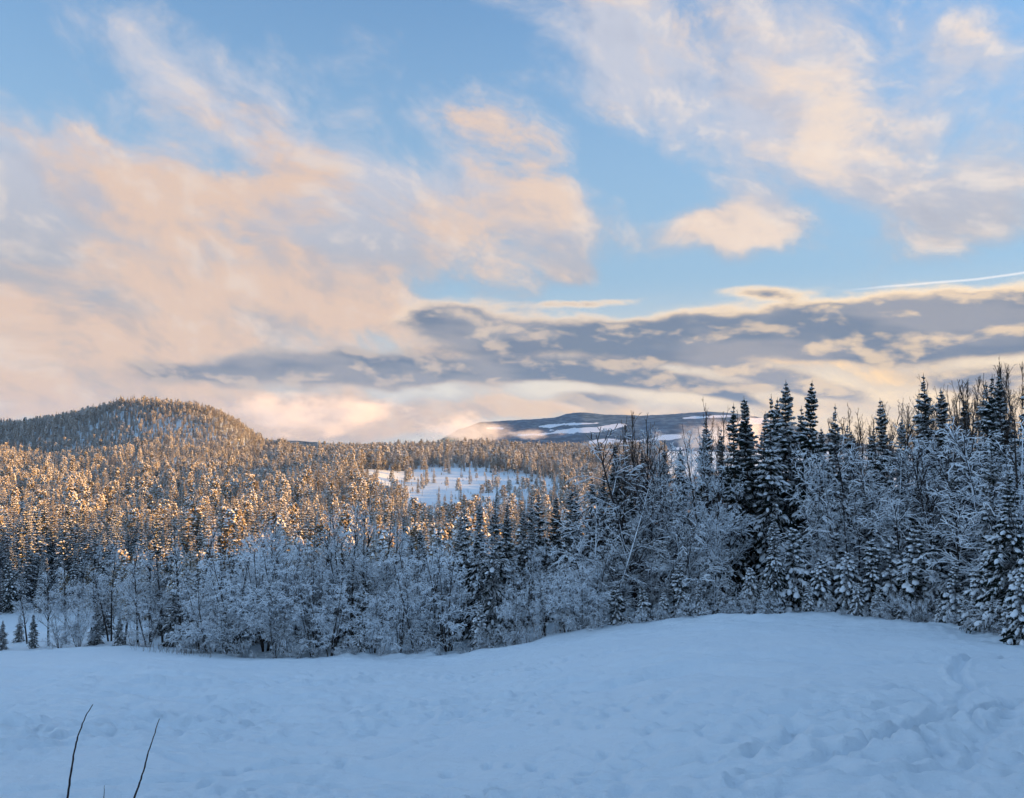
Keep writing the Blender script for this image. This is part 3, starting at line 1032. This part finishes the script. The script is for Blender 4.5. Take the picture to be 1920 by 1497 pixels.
def put_tree(lib, kind, look, px, off, row, wide=1.0, absolute=None, hcap=None):
    u = (px - W / 2) / FPX
    y = absolute if absolute else float(edge_y(u)) + off
    x = u * y
    z = float(ground(x, y)) - 0.08
    h = top_z(row, y) - z
    if hcap:
        h = min(h, hcap)
    if lib is YOUNG and h > 5.5:
        lib = MEDIUM
    tr = lib[int(rng.integers(len(lib)))]
    s = h / tr['h']
    root = copies(tr, kind, x, y, z, s, rng.random() * 6.28, wide * (0.88 + 0.24 * rng.random()), 0.035)
    PLACED.append((root, kind, look, px))
    return root


TALL = [make_spruce(21, 14, 2.0, 0.35, ragged=0.38), make_spruce(22, 14, 1.75, 0.18, ragged=0.42), make_spruce(23, 14, 2.25, 0.45, ragged=0.45, step=0.42),
        make_spruce(24, 14, 1.8, 0.30, ragged=0.48, droop=0.45), make_spruce(25, 14, 2.1, 0.12, ragged=0.42, step=0.40)]
YOUNG = [make_spruce(31, 4.5, 1.15, 1.0, 0.25, 7, bare=0.02, clump=0.9), make_spruce(32, 4.5, 0.95, 0.9, 0.27, 6, bare=0.02, clump=0.95, ragged=0.35),
         make_spruce(33, 4.5, 1.35, 1.0, 0.28, 7, bare=0.02, clump=1.0, ragged=0.35, droop=0.5), make_spruce(34, 4.5, 1.05, 0.75, 0.26, 7, bare=0.03, ragged=0.4)]
MEDIUM = [make_spruce(36 + k, 9.0, (1.45, 1.7, 1.3)[k], 0.80, 0.27, 8, bare=0.02, ragged=0.4, droop=0.45, clump=0.72) for k in range(3)]
SLENDER = [make_frosty(40 + k, 13, 1 + (k == 2), 0.04, (26, 7, 4, 2), (0.21, 0.46, 0.52, 0.5), (0.60, 0.7, 0.8, 0.9), (-0.12, 0.0, 0.1, 0.2), first=0.20, shape=0.75, rmin=0.014, radii=(0.013, 0.36, 0.5, 0.6, 0.7)) for k in range(4)]
BUSHY = [make_frosty(50 + k, 7.5, 5 + k, 0.22, (9, 6, 5, 2), (0.34, 0.5, 0.5, 0.5), (0.75, 0.85, 0.9, 1.0), (0.05, 0.35, 0.5, 0.7), first=0.08, shape=0.6, rmin=0.016, radii=(0.016, 0.4, 0.5, 0.6, 0.7)) for k in range(4)]
LADEN = [make_frosty(60 + k, 12, 1 + k % 2, 0.10, (24, 6, 4), (0.36, 0.46, 0.55), (1.05, 0.8, 0.75, 0.8), (0.18, 0.35, 0.4, 0.4), first=0.08, rmin=0.026, twig=M_LADEN, big=M_LADEN, shape=0.65, radii=(0.014, 0.36, 0.55, 0.7, 0.8)) for k in range(4)]
BARE = [make_frosty(70 + k, 12, 1, 0.05, (15, 5, 4), (0.24, 0.45, 0.5), (0.40, 0.45, 0.5), (-0.3, -0.15, 0.0), first=0.35, twig=M_BARE, rmin=0.010, shape=0.7) for k in range(3)]
SHRUB = [make_frosty(80 + k, 1.6, 7, 0.5, (7, 5, 4), (0.5, 0.5, 0.5), (0.7, 0.8, 0.9), (0.1, 0.2, 0.3), first=0.1, rmin=0.008) for k in range(3)]

# tall dark spruces: column, metres behind the field's edge, row of the tip
for px, off, row in [(1470, 10, 712), (1507, 9, 712), (1436, 8, 738), (1409, 9, 742), (1391, 11, 752), (1374, 8, 754), (1336, 10, 784), (1308, 12, 808),
                     (1160, 12, 830), (1178, 15, 846), (1247, 12, 838), (1264, 14, 838), (1565, 9, 755), (1586, 16, 792), (1664, 12, 745), (1690, 19, 782),
                     (1744, 16, 698), (1772, 18, 728), (1840, 12, 700), (1864, 20, 714), (1886, 18, 700), (1917, 16, 678), (1800, 21, 748), (1722, 23, 764),
                     (1626, 21, 798), (1604, 23, 806), (921, 4, 930), (897, 6, 936), (879, 7, 948), (946, 8, 942), (866, 9, 964), (1000, 9, 926), (1016, 11, 922),
                     (1060, 10, 908), (1079, 12, 908), (1102, 12, 893), (1121, 13, 882), (974, 9, 948), (1040, 12, 928), (832, 10, 986), (796, 14, 990),
                     (770, 15, 1003), (748, 20, 968), (1455, 13, 745), (1420, 14, 770), (1490, 14, 760), (1350, 15, 800), (1545, 15, 800),
                     (1210, 16, 850), (1285, 16, 835), (1145, 16, 868)]:
    put_tree(TALL, 'spruce_tree', 'tall dark snowy spruce', px, off, row, 0.95)
for px, off, row in [(328, 3, 1092), (72, 2, 1150), (12, 2, 1163), (232, 2, 1146), (186, 3, 1128), (205, 9, 1085), (300, 8, 1075), (45, 6, 1150)]:
    put_tree(TALL, 'spruce_tree', 'low dark spruce', px, off, row, 1.35)

# young spruces loaded with snow along the edge of the field
for px, off, row in [(1447, 1.2, 962), (1482, 1.8, 984), (1888, 2, 880), (1536, 1, 1044), (1580, 1.2, 1030), (1627, 1.2, 1008), (1662, 1.6, 1000), (1714, 1.2, 984),
                     (1742, 1.8, 1012), (1782, 1, 1050), (1832, 1, 1058), (1862, 1.5, 1000), (1908, -0.5, 1062), (1272, 1.2, 1050), (1310, 1, 1088), (1348, 0.7, 1104),
                     (1242, 0.8, 1108), (1376, 0.5, 1112), (1398, 0.7, 1120), (1602, 0.5, 1090), (1642, 0.5, 1096), (1684, 0.3, 1102), (1756, 0.3, 1116), (1553, 0.4, 1108),
                     (1512, 0.5, 1090), (1430, 0.5, 1095), (1335, 3, 1040), (1560, 3, 990), (1805, 0.5, 1105), (1850, 0.5, 1120), (1882, 0, 1115), (1915, 1.5, 1000),
                     (676, 0.6, 1178), (1205, 1, 1090), (1155, 1.5, 1085), (1118, 1.2, 1130), (1175, 0.4, 1140), (1405, 2.0, 1060), (1690, 3, 1040), (900, 1.0, 1130)]:
    put_tree(YOUNG, 'young_spruce', 'small snow-loaded spruce', px, off, row)

# leafless trees white with frost
for px, off, row in [(100, 3, 1052), (132, 4, 1040), (178, 4, 1022), (214, 5, 1005), (240, 4, 1012), (266, 3, 1030), (290, 5, 1000), (312, 5, 1020), (345, 7, 985), (368, 6, 990),
                     (600, 6, 975), (640, 6, 946), (660, 5, 936), (690, 6, 950), (714, 7, 946), (736, 6, 962), (482, 7, 962), (502, 8, 956), (522, 8, 966), (450, 8, 985),
                     (985, 3, 1000), (965, 3, 1030), (1020, 4, 992), (1050, 3, 1022), (1325, 4, 792), (1342, 6, 800), (846, 4, 1000), (810, 7, 1000),
                     (562, 8, 978), (620, 9, 960), (674, 9, 945), (1208, 8, 790), (1228, 9, 800), (1082, 5, 985), (150, 8, 1040), (60, 5, 1085), (575, 4, 1010), (765, 6, 1010)]:
    put_tree(SLENDER, 'bare_tree', 'slender upright frosted tree', px, off, row)
for px, off, row in [(402, 1.5, 1065), (448, 2.5, 1015), (502, 3, 1005), (542, 3, 1030), (378, 1.5, 1105), (590, 2, 1052), (622, 1, 1090), (780, 1.5, 1032),
                     (812, 2.5, 1046), (752, 1, 1082), (842, 2, 1015), (702, 1, 1110), (520, 0.8, 1115), (425, 0.8, 1120),
                     (960, 1, 1090), (1010, 1, 1085), (1062, 1, 1070), (1088, 1, 1058), (1120, 3, 1000), 
                     (120, 0.5, 1150), (285, 1, 1120), (255, 0.8, 1150), (155, 1, 1135)]:
    put_tree(BUSHY, 'bare_tree', 'rounded bushy frosted tree', px, off, row, 1.1)
for px, off, row in [(1196, 4, 802), (1142, 3, 885), (1102, 3, 950), (1242, 5, 835), (1292, 3, 900), (1340, 2.5, 990), (1262, 2, 1000),
                     (1530, 4, 850), (1570, 5, 842), (1620, 6, 830), (1600, 3, 930), (1660, 5, 852), (1700, 6, 846), (1750, 6, 805), (1780, 5, 850),
                     (1822, 6, 832), (1880, 5, 805), (1800, 3, 922), (1700, 3, 932), (1555, 3, 932), (1914, 5, 785), (1650, 3, 960), (1750, 3, 955), 
                     (1850, 3, 930), (1905, 3, 920), (1220, 1.5, 1040), (1640, 8, 845), (1720, 9, 815), (1790, 9, 800), (1850, 9, 790)]:
    if px > 1540 and (px // 10) % 2:
        put_tree(SLENDER, 'bare_tree', 'slender upright frosted tree', px, off, row, 1.15)
    else:
        put_tree(LADEN, 'bare_tree', 'spreading snow-laden leafless tree', px, off, row, 0.95)

# thin bare trees making the skyline of the wooded spur, and more standing behind the first rows
rs = np.random.default_rng(5)
for k in range(58):
    px = 1545 + 385 * (k + rs.random()) / 58
    row = np.interp(px, (1540, 1600, 1700, 1760, 1920), (812, 788, 762, 742, 700)) + rs.normal(4, 12)
    put_tree(BARE, 'bare_tree', 'thin bare brownish tree', px, 16 + 32 * rs.random(), row)
for px, row in [(1192, 790), (1203, 785), (1216, 792), (1318, 778), (1330, 772), (1345, 786), (1227, 806), (1180, 812)]:
    put_tree(BARE, 'bare_tree', 'thin bare brownish tree', px, 10, row)
for k in range(66):
    px = 380 + 1540 * (k + rs.random()) / 66
    row = np.interp(px, (400, 560, 700, 870, 1000, 1100, 1300, 1500, 1700, 1920), (1030, 1010, 990, 1010, 965, 930, 870, 860, 820, 770)) + 20 + rs.normal(0, 14)
    off = 9 + 11 * rs.random()
    if k % 3:
        put_tree(TALL, 'spruce_tree', 'half-hidden dark spruce', px, off, row + 12 + 22 * rs.random(), 1.2)
    else:
        put_tree(SLENDER, 'bare_tree', 'half-hidden frosted tree', px, off, row)
for k in range(28):
    px = 330 + 560 * (k + rs.random()) / 28
    put_tree(TALL, 'spruce_tree', 'half-hidden dark spruce', px, 5 + 8 * rs.random(), 1065 + rs.normal(0, 22), 1.35)
for k in range(18):
    px = 1520 + 400 * (k + rs.random()) / 18
    put_tree(TALL, 'spruce_tree', 'dark spruce between frosted trees', px, 3.5 + 9 * rs.random(), np.interp(px, (1500, 1700, 1920), (900, 860, 800)) + 50 * rs.random(), 1.1)
# knee-high shrubs poking out of the snow at the edge
for k in range(60):
    px = 330 + 1570 * (k + rs.random()) / 60
    off = -0.4 + 1.4 * rs.random()
    put_tree(SHRUB, 'shrub', 'low frosted shrub', px, off, 800, hcap=0.4 + 1.3 * rs.random() ** 1.5)

# ---- the forest in the valley and on the hill
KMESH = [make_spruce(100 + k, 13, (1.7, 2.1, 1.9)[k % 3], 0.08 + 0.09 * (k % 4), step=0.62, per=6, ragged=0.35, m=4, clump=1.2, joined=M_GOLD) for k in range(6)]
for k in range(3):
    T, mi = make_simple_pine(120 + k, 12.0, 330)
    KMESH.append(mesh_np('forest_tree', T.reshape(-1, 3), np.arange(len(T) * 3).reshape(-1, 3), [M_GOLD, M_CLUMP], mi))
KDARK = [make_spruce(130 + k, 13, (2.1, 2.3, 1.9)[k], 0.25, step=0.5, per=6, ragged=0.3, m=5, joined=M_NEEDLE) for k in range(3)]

CLEAR = np.array([(676, 893), (700, 884), (770, 884), (850, 882), (905, 882), (960, 892), (1060, 905), (1050, 940), (960, 985), (840, 990), (770, 985), (735, 955), (700, 935), (682, 915)], float)


def inside(px, py, poly):
    c = np.zeros(len(px), bool)
    j = len(poly) - 1
    for i in range(len(poly)):
        xi, yi, xj, yj = *poly[i], *poly[j]
        c ^= ((yi > py) != (yj > py)) & (px < (xj - xi) * (py - yi) / (yj - yi + 1e-9) + xi)
        j = i
    return c


def scatter(y0, y1, u0, u1, sp, seed):
    r = np.random.default_rng(seed)
    out = []
    y = y0
    while y < y1:
        s = sp(y)
        n = int((u1 - u0) * y / s)
        u = u0 + (u1 - u0) * (np.arange(n) + r.random(n)) / max(n, 1)
        yy = y + s * 1.1 * (r.random(n) - 0.5)
        out.append(np.stack([u * yy, yy], 1))
        y += s
    return np.concatenate(out)


P = np.concatenate([
    scatter(182, 440, -0.74, 0.30, lambda y: 4.2 + (y - 182) * 0.004, 1),
    scatter(440, 690, -0.74, 0.35, lambda y: 4.6 + (y - 440) * 0.004, 2),
    scatter(690, 960, -0.74, -0.19, lambda y: 4.0, 3),
    scatter(690, 1360, -0.24, 0.40, lambda y: 6.2 + (y - 690) * 0.003, 4),
])
fr = np.random.default_rng(9)
gz = ground(P[:, 0], P[:, 1])
pc, pr = col_row(P[:, 0], P[:, 1], gz)
ok = np.ones(len(P), bool)
cl = inside(pc + 26 * vnoise(P[:, 0] / 30, P[:, 1] / 30, 1), pr + 9 * vnoise(P[:, 0] / 22, P[:, 1] / 40, 3), CLEAR)
ok &= ~(cl & (fr.random(len(P)) > 0.16 + 0.25 * (pc > 960)))
ok &= ~((pc < 190) & (pr > 1150))                                   # the open meadow
ok &= ~((pc > 1250) & (P[:, 1] > 500))
ok &= fr.random(len(P)) < 0.93
P, gz, pc, pr, cl = P[ok], gz[ok], pc[ok], pr[ok], cl[ok]
hh = 11.8 + 3.0 * fr.normal(size=len(P)).clip(-2, 1.8) + 2.6 * vnoise(P[:, 0] / 38, P[:, 1] / 38, 2)
hh *= np.where((P[:, 1] > 640) & (pc < 520), 0.80, 1.0)
hh *= np.where((P[:, 1] > 690) & (pc >= 480), 1.12, 1.0)
hh *= np.where(P[:, 1] < 230, 1.35, 1.0)
hh = np.where(cl, hh * np.where(fr.random(len(P)) < 0.62, 0.12 + 0.2 * fr.random(len(P)), 0.95), hh)
kind = np.where(fr.random(len(P)) < 0.88, fr.integers(0, 6, len(P)), fr.integers(6, 9, len(P)))
# the three hundred that show largest, in front and above the near tree line
BELT = np.array([(0, 1100), (60, 1130), (100, 1060), (200, 1015), (330, 1000), (450, 985), (560, 975), (650, 945), (740, 965), (850, 960), (900, 938), (1000, 930), (1100, 895), (1160, 840), (1300, 800)], float)
_, tr_ = col_row(P[:, 0], P[:, 1], gz + hh)
vis = (hh > 5) & (tr_ < np.interp(pc, BELT[:, 0], BELT[:, 1]) - 4) & (pc > -25) & (pc < 1180)
order = np.argsort(np.where(vis, P[:, 1] - 60 * cl, 1e9))
solo = order[:300]
is_solo = np.zeros(len(P), bool)
is_solo[solo] = True


def where_of(c, y, clr):
    if clr:
        return 'lone sunlit spruce in the snowy clearing', 'lone trees in the clearing'
    if c < 170:
        return 'snowy spruce behind the small sunlit meadow', 'spruces behind the meadow'
    if c < 480:
        return 'snowy spruce at the foot of the rounded hill', 'spruces at the foot of the hill'
    if c < 690:
        return 'sunlit spruce between hill and clearing', 'spruces between hill and clearing'
    return 'sunlit spruce along the near side of the clearing', 'spruces below the clearing'


ROWS = 'front second third fourth fifth sixth seventh eighth ninth tenth'.split()
ORD = 'first second third fourth fifth sixth seventh eighth ninth tenth eleventh twelfth thirteenth fourteenth fifteenth sixteenth seventeenth eighteenth nineteenth twentieth'.split()
zoned = {}
for i in solo:
    zoned.setdefault(where_of(pc[i], P[i, 1], cl[i]), []).append(i)
for (lab, grp), ids in zoned.items():
    for q in range(0, len(ids), 14):                                # ids run from near to far: rows of up to fourteen
        row = sorted(ids[q:q + 14], key=lambda i: pc[i])
        for k, i in enumerate(row):
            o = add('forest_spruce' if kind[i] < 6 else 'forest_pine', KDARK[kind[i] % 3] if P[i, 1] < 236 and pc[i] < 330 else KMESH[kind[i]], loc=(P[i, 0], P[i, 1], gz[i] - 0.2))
            s = hh[i] / 13.0
            wd = 0.9 + 0.25 * fr.random()
            o.scale = (s * wd, s * wd, s)
            o.rotation_euler = (0, 0, fr.random() * 6.28)
            lb = lab if kind[i] < 6 else lab.replace('spruce', 'pine')
            tag(o, f"{lb}, {ROWS[q // 14] if q // 14 < 10 else 'last'} row, {ORD[k]} from left", 'tree', grp)

# all the others, too many and too far to count, and the wood on the hidden slope that shades the field
sx, sy = np.meshgrid(np.arange(20, 290, 7.0), np.arange(-60, 250, 7.0))
sx, sy = (sx + fr.normal(0, 1.8, sx.shape)).ravel(), (sy + fr.normal(0, 1.8, sy.shape)).ravel()
sel = (sx > 0.70 * np.maximum(sy, 0) + 10) & (sx < 0.70 * np.maximum(sy, 0) + 150)
sx, sy = sx[sel], sy[sel]
ax = np.concatenate([P[~is_solo, 0], sx])
ay = np.concatenate([P[~is_solo, 1], sy])
azz = np.concatenate([gz[~is_solo], ground(sx, sy)]) - 0.2
ah = np.concatenate([hh[~is_solo], 11 + 2 * fr.normal(size=len(sx))])
ak = np.concatenate([kind[~is_solo], fr.integers(0, 6, len(sx))])


def instanced(name, pts, scl, rot, idx, sources):
    """one object of scattered trees: every point carries one of the source trees"""
    me = bpy.data.meshes.new(name)
    me.vertices.add(len(pts))
    me.vertices.foreach_set('co', np.asarray(pts, np.float32).ravel())
    for nm, typ, dat, key in (('tree_scale', 'FLOAT_VECTOR', scl, 'vector'), ('tree_turn', 'FLOAT_VECTOR', rot, 'vector'), ('tree_kind', 'INT', idx, 'value')):
        at_ = me.attributes.new(nm, typ, 'POINT')
        at_.data.foreach_set(key, np.asarray(dat, np.int32 if typ == 'INT' else np.float32).ravel())
    me.update()
    ng = bpy.data.node_groups.new(name, 'GeometryNodeTree')
    ng.interface.new_socket('Geometry', in_out='INPUT', socket_type='NodeSocketGeometry')
    ng.interface.new_socket('Geometry', in_out='OUTPUT', socket_type='NodeSocketGeometry')
    N, K = ng.nodes, ng.links
    gi, go = N.new('NodeGroupInput'), N.new('NodeGroupOutput')
    jn = N.new('GeometryNodeJoinGeometry')
    for src in sources:
        oi = N.new('GeometryNodeObjectInfo')
        oi.transform_space = 'ORIGINAL'
        oi.inputs['Object'].default_value = src
        oi.inputs['As Instance'].default_value = True
        K.new(oi.outputs['Geometry'], jn.inputs[0])
    ip = N.new('GeometryNodeInstanceOnPoints')
    ip.inputs['Pick Instance'].default_value = True
    K.new(gi.outputs[0], ip.inputs['Points'])
    K.new(jn.outputs[0], ip.inputs['Instance'])
    for nm, typ, sock in (('tree_scale', 'FLOAT_VECTOR', 'Scale'), ('tree_turn', 'FLOAT_VECTOR', 'Rotation'), ('tree_kind', 'INT', 'Instance Index')):
        na = N.new('GeometryNodeInputNamedAttribute')
        na.data_type = typ
        na.inputs['Name'].default_value = nm
        K.new([q for q in na.outputs if q.enabled and q.name == 'Attribute'][0], ip.inputs[sock])
    K.new(ip.outputs[0], go.inputs[0])
    o = add(name, me, kind='stuff')
    md = o.modifiers.new('trees', 'NODES')
    md.node_group = ng
    return o


sources = []
for k in range(9):
    sources.append(next(o for o in COL.objects if o.data is KMESH[k]))
th = fr.random(len(ax)) * 6.28
s = ah / 13.0
wd = s * (0.78 + 0.28 * fr.random(len(ax)))
instanced('distant_forest', np.stack([ax, ay, azz], 1), np.stack([wd, wd, s], 1), np.stack([0 * th, 0 * th, th], 1), ak, sources)

# ---- labels of the near trees: which one, by look and place along the tree line
ZONES = [(340, 'at the tree line end by the meadow'), (560, 'in the frosted thicket below the hill'), (760, 'round the slender grey trees'), (1040, 'in the dip of the tree line'),
         (1300, 'round the broad snow-laden tree'), (1540, 'round the tallest spruce cluster'), (1740, 'just past the tallest spruce cluster'), (9999, 'at the high end of the tree line')]
ORD = 'first second third fourth fifth sixth seventh eighth ninth tenth eleventh twelfth thirteenth fourteenth fifteenth sixteenth seventeenth eighteenth nineteenth twentieth'.split()


def nth(k):
    return ORD[k] if k < 20 else 'twenty-' + ORD[k - 20] if k < 29 else 'thirtieth' if k == 29 else 'thirty-' + ORD[k - 30]


bins = {}
for root, kd, look, px in PLACED:
    zi = next(i for i, (lim, _) in enumerate(ZONES) if px < lim)
    bins.setdefault((kd, look, zi), []).append((px, root))
for (kd, look, zi), rows in bins.items():
    rows.sort(key=lambda q: q[0])
    for k, (px, root) in enumerate(rows):
        which = (', ' + nth(k) + ' from left') if len(rows) > 1 else ''
        lk = look.replace(' at the field edge', '').replace(' on the spur', '')
        tag(root, f'{lk}{which}, {ZONES[zi][1]}', 'shrub' if kd == 'shrub' else 'tree',
            {'spruce_tree': 'tall spruces of the tree line', 'young_spruce': 'young spruces along the field edge', 'bare_tree': 'leafless trees of the tree line', 'shrub': 'shrubs at the field edge'}[kd])

# ------------------------------------------------------------------ small things on the field
M_SHOOT, t, b = mat('shoot_bark')
g = t.node('ShaderNodeNewGeometry')
n1, _ = t.noise(g.outputs['Position'], 40.0, 2.0, 0.6)
t.put(b.inputs['Base Color'], t.mix(n1, (0.012, 0.010, 0.014), (0.045, 0.032, 0.032)))
b.inputs['Roughness'].default_value = 0.6


def shoot(pts, dist, r0, label):
    """a bare shoot standing out of the snow; outline by columns and rows, at its own distance"""
    P = []
    for px, py in pts:
        d = ray(px, py)
        P.append(d / d[1] * dist)
    P = np.array(P)
    base = P[0].copy()
    foot = base + (base - P[1]) / np.linalg.norm(base - P[1]) * 0.2
    gzf = float(ground(base[0], base[1]))
    foot = np.array([base[0] + (base[0] - P[1][0]) * 1.2, base[1] + 0.05, gzf - 0.1])
    P = np.vstack([foot, P])
    # smooth, then slight kinks at the buds
    Q = []
    for i in range(len(P) - 1):
        for t_ in np.linspace(0, 1, 5)[:-1]:
            Q.append(P[i] * (1 - t_) + P[i + 1] * t_)
    Q = np.array(Q + [P[-1]])
    rr = np.random.default_rng(len(pts) + int(dist * 10))
    Q[1:-1] += rr.normal(0, 0.0020, Q[1:-1].shape)
    rad = np.linspace(r0, r0 * 0.35, len(Q)) * (1 + 0.18 * rr.random(len(Q)))
    V, F = limb(Q, rad, 7)
    org = foot
    o = add('bare_shoot', mesh_np('bare_shoot', V - org, F, [M_SHOOT], smooth=True), loc=org, label=label, cat='shoot')
    return o


shoot([(126, 1500), (131, 1462), (137, 1425), (143, 1393), (150, 1370), (160, 1345), (174, 1321)], 6.2, 0.0088, 'taller bare dark shoot sticking out of the snow, bending towards its tip')
shoot([(250, 1500), (262, 1468), (271, 1438), (279, 1410), (287, 1383), (299, 1348)], 6.0, 0.0078, 'shorter bare dark shoot, beside the taller one and leaning the same way')
shoot([(194.5, 1500), (195, 1488), (196, 1473)], 6.4, 0.004, 'tiny shoot tip between the two tall bare shoots')

# dry grass in the hollow at the edge
gr = np.random.default_rng(3)
A0, A1 = [], []
for k in range(150):
    px = 255 + 150 * gr.random() ** 0.8
    u = (px - W / 2) / FPX
    y = float(edge_y(u)) - 5 + 6 * gr.random()
    x = u * y
    z = float(ground(x, y))
    hgt = 0.2 + 0.45 * gr.random()
    A0.append((x, y, z - 0.05))
    A1.append((x + gr.normal(0, 0.12), y + gr.normal(0, 0.12), z + hgt))
V, F = prisms(A0, A1, np.full(150, 0.008), np.full(150, 0.004))
add('dry_grass', mesh_np('dry_grass', V, F, [M_BARE]), kind='stuff')

# ------------------------------------------------------------------ mist lying in the valley, and the air itself
def mist(name, px0, px1, row0, row1, y, depth, dens, seed, label_scale):
    xs0, xs1 = (px0 - W / 2) / FPX * y, (px1 - W / 2) / FPX * y
    z0, z1 = top_z(row1, y), top_z(row0, y)
    n = 24
    V, F = [], []
    m_ = 12
    for i in range(m_ + 1):
        ph = math.pi * i / m_
        for k in range(n):
            th = 2 * math.pi * k / n
            V.append((math.sin(ph) * math.cos(th) * (xs1 - xs0) / 2, math.sin(ph) * math.sin(th) * depth / 2, math.cos(ph) * (z1 - z0) / 2))
    for i in range(m_):
        for k in range(n):
            F.append((i * n + k, (i + 1) * n + k, (i + 1) * n + (k + 1) % n, i * n + (k + 1) % n))
    m, t, b = mat('mist')
    m.node_tree.nodes.remove(b)
    out = [q for q in m.node_tree.nodes if q.type == 'OUTPUT_MATERIAL'][0]
    v = t.node('ShaderNodeVolumePrincipled')
    v.inputs['Color'].default_value = (0.99, 0.98, 0.94, 1)
    v.inputs['Anisotropy'].default_value = 0.0
    tc = t.node('ShaderNodeTexCoord').outputs['Object']
    nrm = t.vm('MULTIPLY', tc, (2 / (xs1 - xs0), 2 / depth, 2 / (z1 - z0)))
    ln = t.node('ShaderNodeVectorMath', operation='LENGTH')
    t.put(ln.inputs[0], nrm)
    off = t.vm('ADD', t.vm('MULTIPLY', tc, (1 / label_scale, 1 / label_scale, 1.9 / label_scale)), (seed * 7.1, seed * 3.3, 0))
    nn, _ = t.noise(off, 1.0, 4.0, 0.6)
    e = t.m('SUBTRACT', t.m('MULTIPLY_ADD', nn, 1.9, -0.35), ln.outputs['Value'])
    t.put(v.inputs['Density'], t.m('MULTIPLY', t.rng(e, 0.0, 0.6), dens))
    t.put(out.inputs['Volume'], v.outputs[0])
    c = ((xs0 + xs1) / 2, y, (z0 + z1) / 2)
    me = bpy.data.meshes.new(name)
    me.from_pydata(V, [], F)
    me.materials.append(m)
    return add(name, me, kind='stuff', loc=c)


mist('mist', 230, 900, 712, 846, 2650, 620, 0.007, 1, 150)
mist('mist', 700, 1040, 762, 850, 2900, 460, 0.011, 4, 110)
mist('mist', 1190, 1560, 766, 870, 3300, 560, 0.016, 2, 130)
mist('mist', 900, 1090, 798, 830, 4200, 300, 0.010, 3, 80)

M_AIR = bpy.data.materials.new('air')
M_AIR.use_nodes = True
t = NT(M_AIR.node_tree)
t.n.remove(t.n['Principled BSDF'])
v = t.node('ShaderNodeVolumePrincipled')
v.inputs['Color'].default_value = (0.25, 0.50, 1.0, 1)
v.inputs['Density'].default_value = 2.2e-5
t.put(t.n['Material Output'].inputs['Volume'], v.outputs[0])
me = bpy.data.meshes.new('haze')
bx, lo_, hi_ = 9300.0, -320.0, 260.0
me.from_pydata([(x, y, z) for x in (-bx, bx) for y in (-bx, bx) for z in (lo_, hi_)], [], [(0, 1, 3, 2), (4, 6, 7, 5), (0, 4, 5, 1), (2, 3, 7, 6), (0, 2, 6, 4), (1, 5, 7, 3)])
me.materials.append(M_AIR)
add('haze', me, kind='stuff')
